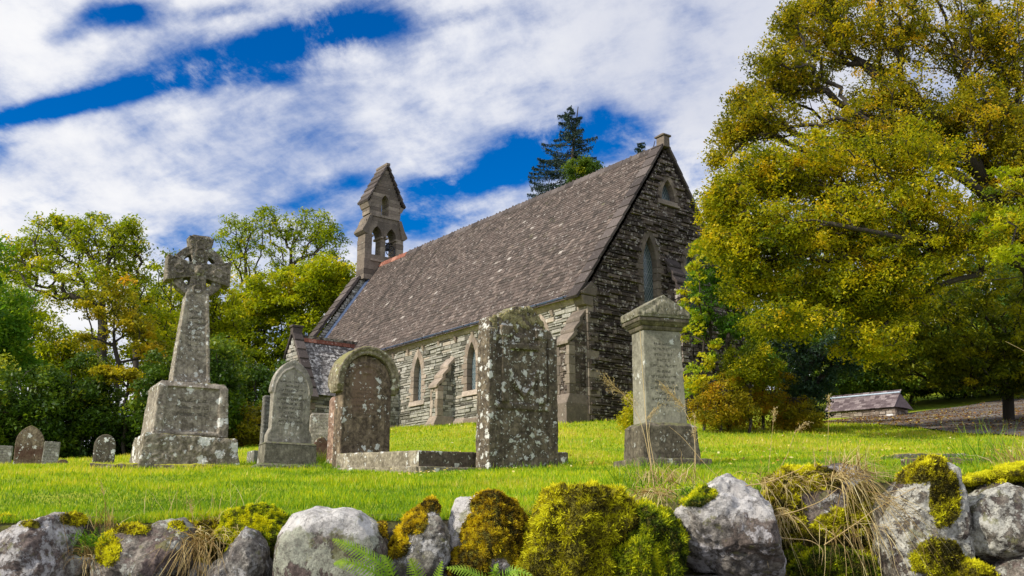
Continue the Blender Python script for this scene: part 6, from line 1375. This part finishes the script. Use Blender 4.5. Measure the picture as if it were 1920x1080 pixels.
tuft('yellow-green fringe on the wall top above the squared block', 1430, 892, 4.85, 170, 60, (0, -.1, 1), (.5, .3, .2), .09, .4, M['blade'], (.72, .2), .0034)
tuft('tall green rushes growing behind the wall at the right', 1850, 878, 6.0, 130, 32, (-.15, 0, 1), (.33, .2, .1), .34, .25, M['blade'], (.6, .2), .004)
tuft('tall pale grass at the extreme right edge', 1915, 880, 5.4, 80, 26, (-.35, 0, 1), (.4, .2, .15), .30, .4, M['straw'], (.6, .2), .0034)
tuft('green rush blades beside the brown ledger stone', 1768, 893, 6.2, 36, 22, (-.15, 0, 1), (.4, .2, .1), .22, .25, M['blade'], (.35, .15), .005)
tuft('long green and straw threads trailing over the mossy foot', 1600, 985, 4.42, 60, 34, (0, -.45, -.1), (.25, .2, .3), .24, .7, M['straw'], (.5, .25), .0024)
tuft('straw threads trailing across the mottled boulder', 1640, 930, 4.4, 40, 14, (.5, -.4, -.1), (.25, .2, .3), .30, .8, M['straw'], (.62, .2), .0026)
tuft('fine seeding grass rising from the wall left of the middle', 355, 965, 5.2, 30, 70, (.05, 0, 1), (.35, .2, .15), .22, .2, M['straw'], (.5, .2), .0022)
tuft('soft grass clump at the foot of the pale low slab', 605, 872, 15.6, 150, 14, (0, -.1, 1), (.4, .3, .2), .30, .3, M['blade'], (.8, .15), .008)
tuft('fringe of long grass around the pedestal tombstone foot', 1240, 886, 9.6, 260, 60, (0, -.1, 1), (.4, .3, .2), .18, .4, M['blade'], (.68, .2), .006)
# mixed fringe of grass along the wall's inner edge
nf = 12000; fx = RNG.uniform(-3.2, 3.4, nf); fy = RNG.uniform(4.74, 5.16, nf); fz = gz(fx, np.maximum(fy, 5.02))-.015
me, _ = ribbons('grass_fringe', np.c_[fx, fy, fz], np.c_[RNG.normal(0, .4, nf), RNG.normal(-.15, .3, nf), np.ones(nf)], RNG.uniform(.02, .075, nf), RNG.uniform(.1, .9, nf), RNG.uniform(.002, .004, nf), RNG.normal(.62, .22, nf), None, segs=4, curl=.1)
tag(link('grass_fringe', me, M['blade']), 'uncut grass along the back of the boulder wall', kind='stuff')

# longer uncut grass round the feet of the stones
rt = []
for ob in bpy.data.objects:
    if ob.parent is None and ob.get('category') in ('gravestone', 'celtic cross', 'tombstone', 'grave kerb', 'stone slab', 'ledger stone') and ob.location.y < 18:
        hwx = {'celtic cross': .78, 'tombstone': .52, 'grave kerb': 1.0, 'stone slab': 1.2}.get(ob['category'], .5); cx_, cy_ = ob.location.x, ob.location.y; a_ = ob.rotation_euler.z
        m_ = int(420*hwx); q = RNG.uniform(0, 1, m_); u_ = RNG.uniform(-1.1, 1.1, m_)*hwx; v_ = -np.abs(RNG.normal(0, .05, m_))-.45*hwx
        if ob['category'] == 'grave kerb': continue
        rt.append(np.c_[cx_+u_*math.cos(a_)-v_*math.sin(a_), cy_+u_*math.sin(a_)+v_*math.cos(a_)])
rt = np.concatenate(rt); nr_ = len(rt); rz_ = gz(rt[:, 0], rt[:, 1])
me, _ = ribbons('grass_fringe', np.c_[rt, rz_], np.c_[RNG.normal(0, .35, nr_), RNG.normal(-.1, .3, nr_), np.ones(nr_)], RNG.uniform(.05, .15, nr_), RNG.uniform(.1, .7, nr_), RNG.uniform(.005, .009, nr_), RNG.normal(.5, .2, nr_), None, segs=4, curl=.1)
tag(link('grass_fringe', me, M['blade']), 'uncut grass around the feet of the gravestones', kind='stuff')
tuft('mat of straw and grass filling the wall top beside the golden moss mound', 1170, 940, 4.85, 170, 34, (-.1, -.2, .8), (.6, .25, .3), .13, .6, M['straw'], (.6, .25), .003)
tuft('green blades sprouting between moss mound and tombstone', 1185, 925, 4.95, 90, 40, (-.2, 0, 1), (.5, .2, .2), .17, .4, M['blade'], (.55, .2), .003)
tuft('dry grass hanging down the right side of the squared block', 1455, 960, 4.5, 70, 14, (.1, -.5, -.1), (.35, .2, .3), .18, .8, M['straw'], (.5, .25), .0028)
tuft('yellowed grass along the wall top near the mottled boulder', 1665, 885, 4.85, 110, 44, (0, -.1, 1), (.55, .3, .25), .10, .5, M['blade'], (.85, .15), .003)
tuft('short brown stems between the two boulders at the lower left', 168, 1040, 4.45, 60, 12, (.1, -.5, .3), (.5, .2, .4), .13, .6, M['straw'], (.3, .2), .0026)
tuft('loose straw over the moss between straw gap and pointed boulder', 410, 1000, 4.55, 70, 26, (0, -.5, .3), (.6, .2, .3), .13, .7, M['straw'], (.7, .2), .0026)
# ---- seed-head stalks
def stalk(label, path, Y, heads=1, hl=.16, n_sp=46, w=.0035, tone=.8, fan=.3, hdir=None):
    pts = np.array([tuple(U(px, py, Y)) for px, py in path]); c = pts[0].copy(); pts = pts-c
    t = np.linspace(0, 1, len(pts)); tt = np.linspace(0, 1, 18); sm = np.stack([np.interp(tt, t, pts[:, i]) for i in range(3)], 1)
    for _ in range(2): sm[1:-1] = (sm[:-2]+sm[1:-1]*2+sm[2:])/4
    V_, F_ = tube_mesh([(sm, np.linspace(w/2, w*.22, 18), 5)])
    root = tag(empty('dry_grass_stalk', c), label, 'grass stalk'); me = npmesh('stem', V_, F_, {'tone': np.full(len(F_), tone)}, smooth=True); link('stem', me, M['straw'], root)
    tip = sm[-1]; d = sm[-1]-sm[-4]; d /= np.linalg.norm(d)
    if heads:
        a = RNG.uniform(0, 1, n_sp); rt = tip-d[None]*(a*hl)[:, None]; dd = d[None]+RNG.normal(0, fan, (n_sp, 3))
        me, Pp = ribbons('seed_head', rt, dd, hl*.45*RNG.uniform(.4, 1.2, n_sp), RNG.uniform(.1, .5, n_sp), np.full(n_sp, .0016), RNG.normal(.72, .15, n_sp), None, segs=4)
        e = Pp[:, 2:].reshape(-1, 3); e = e[RNG.integers(0, len(e), n_sp*5)]+RNG.normal(0, .004, (n_sp*5, 3))
        lm = leaves_mesh('spikelet', e, RNG.uniform(.005, .010, len(e)), RNG.normal(.7, .2, len(e)), .2, .35)
        sh_ = link('seed_head', me, M['straw'], root); link('spikelets', lm, M['straw'], sh_)
stalk('tall pale stalk arching up the left edge of the pedestal tombstone', [(1228, 925), (1222, 880), (1212, 800), (1207, 730), (1200, 620)], 4.9, 0, w=.006, tone=.85)
stalk('reddish stalk with feathery head drooping left of the pedestal tombstone', [(1222, 880), (1205, 800), (1190, 765), (1165, 735), (1140, 715)], 4.9, 1, .20, 60)
stalk('feathery blond seed head leaning across the inscription', [(1300, 930), (1305, 860), (1300, 800), (1275, 755), (1245, 725)], 4.9, 1, .17, 70, tone=.9, fan=.38)
stalk('thin stalk nodding low across the pedestal', [(1232, 910), (1225, 860), (1215, 810), (1222, 775), (1235, 762)], 4.95, 1, .10, 36, tone=.9)
stalk('slanting straw stalk right of the pedestal tombstone', [(1295, 935), (1303, 860), (1303, 800), (1302, 785)], 4.9, 1, .12, 30, tone=.75)
stalk('bent straw crossing the tombstone base', [(1390, 930), (1330, 880), (1280, 820), (1255, 800)], 4.85, 0, w=.003, tone=.8)
stalk('arching stalk with nodding head above the lawn', [(1450, 900), (1478, 850), (1490, 810), (1512, 792)], 4.85, 1, .09, 26, tone=.7)
stalk('upright seed stalk in front of the rust shrubs', [(1440, 890), (1444, 850), (1452, 770)], 4.9, 1, .08, 20, tone=.6)
stalk('second upright seed stalk before the blue-green bush', [(1545, 890), (1552, 840), (1555, 745)], 4.9, 1, .08, 20, tone=.6)
stalk('straw-coloured stem bending in from the right edge', [(1990, 760), (1950, 690), (1925, 660), (1885, 640)], 5.2, 0, w=.004, tone=.85)
stalk('thin red-brown stem crossing the big pale boulder', [(130, 1040), (122, 1000), (114, 950), (104, 910)], 4.4, 0, w=.0022, tone=.25)
stalk('seeding stem standing above the second boulder', [(205, 985), (196, 940), (190, 905)], 4.75, 1, .06, 14, tone=.4)
stalk('pinkish seeding stem left of the pointed boulder', [(362, 990), (360, 960), (358, 942)], 4.75, 1, .06, 22, tone=.6)
# ---- dead curled fronds on the dark stone
for path, lb in [([(1440, 1000), (1470, 1010), (1520, 1012), (1545, 1030), (1540, 1060)], 'curled dead bracken stem below the squared block right side'), ([(1440, 970), (1490, 960), (1540, 940), (1572, 915)], 'pale dead stem reaching left from the cascade'), ([(1545, 1022), (1600, 985), (1640, 955), (1720, 912)], 'straight pale stick lying across the mossy stones'), ([(1390, 912), (1440, 905), (1500, 880), (1508, 872)], 'twisted grey twig on the wall top')]:
    stalk(lb, path, 4.38, 0, w=.0055, tone=.7)
# ---- ferns
M['fern'] = leaf_mat('fern', [(0, (.04, .10, .01)), (.5, (.16, .32, .02)), (1, (.42, .55, .06))], .4, .5)
def fern(label, px, py, Y, fronds):
    c = U(px, py, Y); root = tag(empty('fern', c), label, 'fern')
    for path, wd in fronds:
        pts = np.array([tuple(U(a, b, Y-.05-.02*i)) for i, (a, b) in enumerate(path)])-np.array(c)
        t = np.linspace(0, 1, len(pts)); tt = np.linspace(0, 1, 30); sm = np.stack([np.interp(tt, t, pts[:, i]) for i in range(3)], 1)
        for _ in range(4): sm[1:-1] = (sm[:-2]+sm[1:-1]*2+sm[2:])/4
        V_, F_ = tube_mesh([(sm, np.linspace(.0028, .0008, 30), 5)]); ld = []
        Vs = []; Fs = []; Ts = []; off = 0; L = np.linalg.norm(np.diff(sm, axis=0), axis=1).sum()
        npn_ = int(L/.0125)
        for k in range(2, npn_):
            f = k/npn_; p = np.array([np.interp(f, tt, sm[:, i]) for i in range(3)]); d = np.array([np.interp(min(1, f+.03), tt, sm[:, i])-np.interp(max(0, f-.03), tt, sm[:, i]) for i in range(3)]); d /= np.linalg.norm(d)
            up_ = np.array([0, -.75, .65]); sd = np.cross(d, up_); sd /= np.linalg.norm(sd); nr = np.cross(sd, d)
            pl = wd*math.sin(math.pi*min(1, (f*.86+.13)))**.75*(1-.2*f)
            for sg in (-1, 1):
                dirp = sd*sg+d*.38; dirp /= np.linalg.norm(dirp); m_ = 9; u_ = np.linspace(0, 1, m_)
                ctr = p+dirp*(u_*pl)[:, None]+d*(.22*pl*u_**2)[:, None]-nr*(-.12*pl*np.sin(u_*2.6))[:, None]-np.array([0, 0, 1])*(.25*pl*u_**2)[:, None]
                wv = .0052*(1-u_*.8)*(1+.45*np.where(np.arange(m_) % 2, 1, -1)); wdir = d
                a_ = ctr-wdir*wv[:, None]; b_ = ctr+wdir*wv[:, None]
                Vs.append(np.stack([a_, b_], 1).reshape(-1, 3)); i = np.arange(m_-1)*2+off; Fs.append(np.stack([i, i+1, i+3, i+2], -1)); Ts.append(np.full(m_-1, .5+.3*f+RNG.normal(0, .08))); off += 2*m_
        fo = link('frond', npmesh('frond', np.concatenate(Vs), np.concatenate(Fs), {'tone': np.clip(np.concatenate(Ts), 0, 1)}), M['fern'], root)
        link('stem', npmesh('stem', V_, F_, {'tone': np.full(len(F_), .75)}, smooth=True), M['fern'], fo)
fern('pale green fern unfurling to the left over the white-capped boulder', 745, 1110, 4.2, [([(745, 1110), (722, 1065), (690, 1042), (655, 1022), (622, 1010)], .055), ([(745, 1110), (715, 1080), (680, 1062), (645, 1052), (625, 1058)], .05), ([(745, 1110), (730, 1090), (700, 1086), (665, 1090)], .045), ([(745, 1110), (735, 1070), (725, 1048), (712, 1040)], .03)])
fern('upright fern tip in front of the leaning boulder', 790, 1130, 4.2, [([(790, 1130), (786, 1095), (778, 1068), (768, 1046)], .05), ([(790, 1130), (815, 1100), (822, 1075), (830, 1050)], .03)])
fern('spreading fern at the bottom edge below the rusty moss stone', 930, 1120, 4.2, [([(930, 1120), (905, 1085), (872, 1068), (835, 1064)], .045), ([(930, 1120), (945, 1085), (965, 1068), (1000, 1080)], .05), ([(930, 1120), (900, 1100), (870, 1094), (830, 1100)], .045), ([(930, 1120), (930, 1085), (925, 1068), (935, 1056)], .035)])
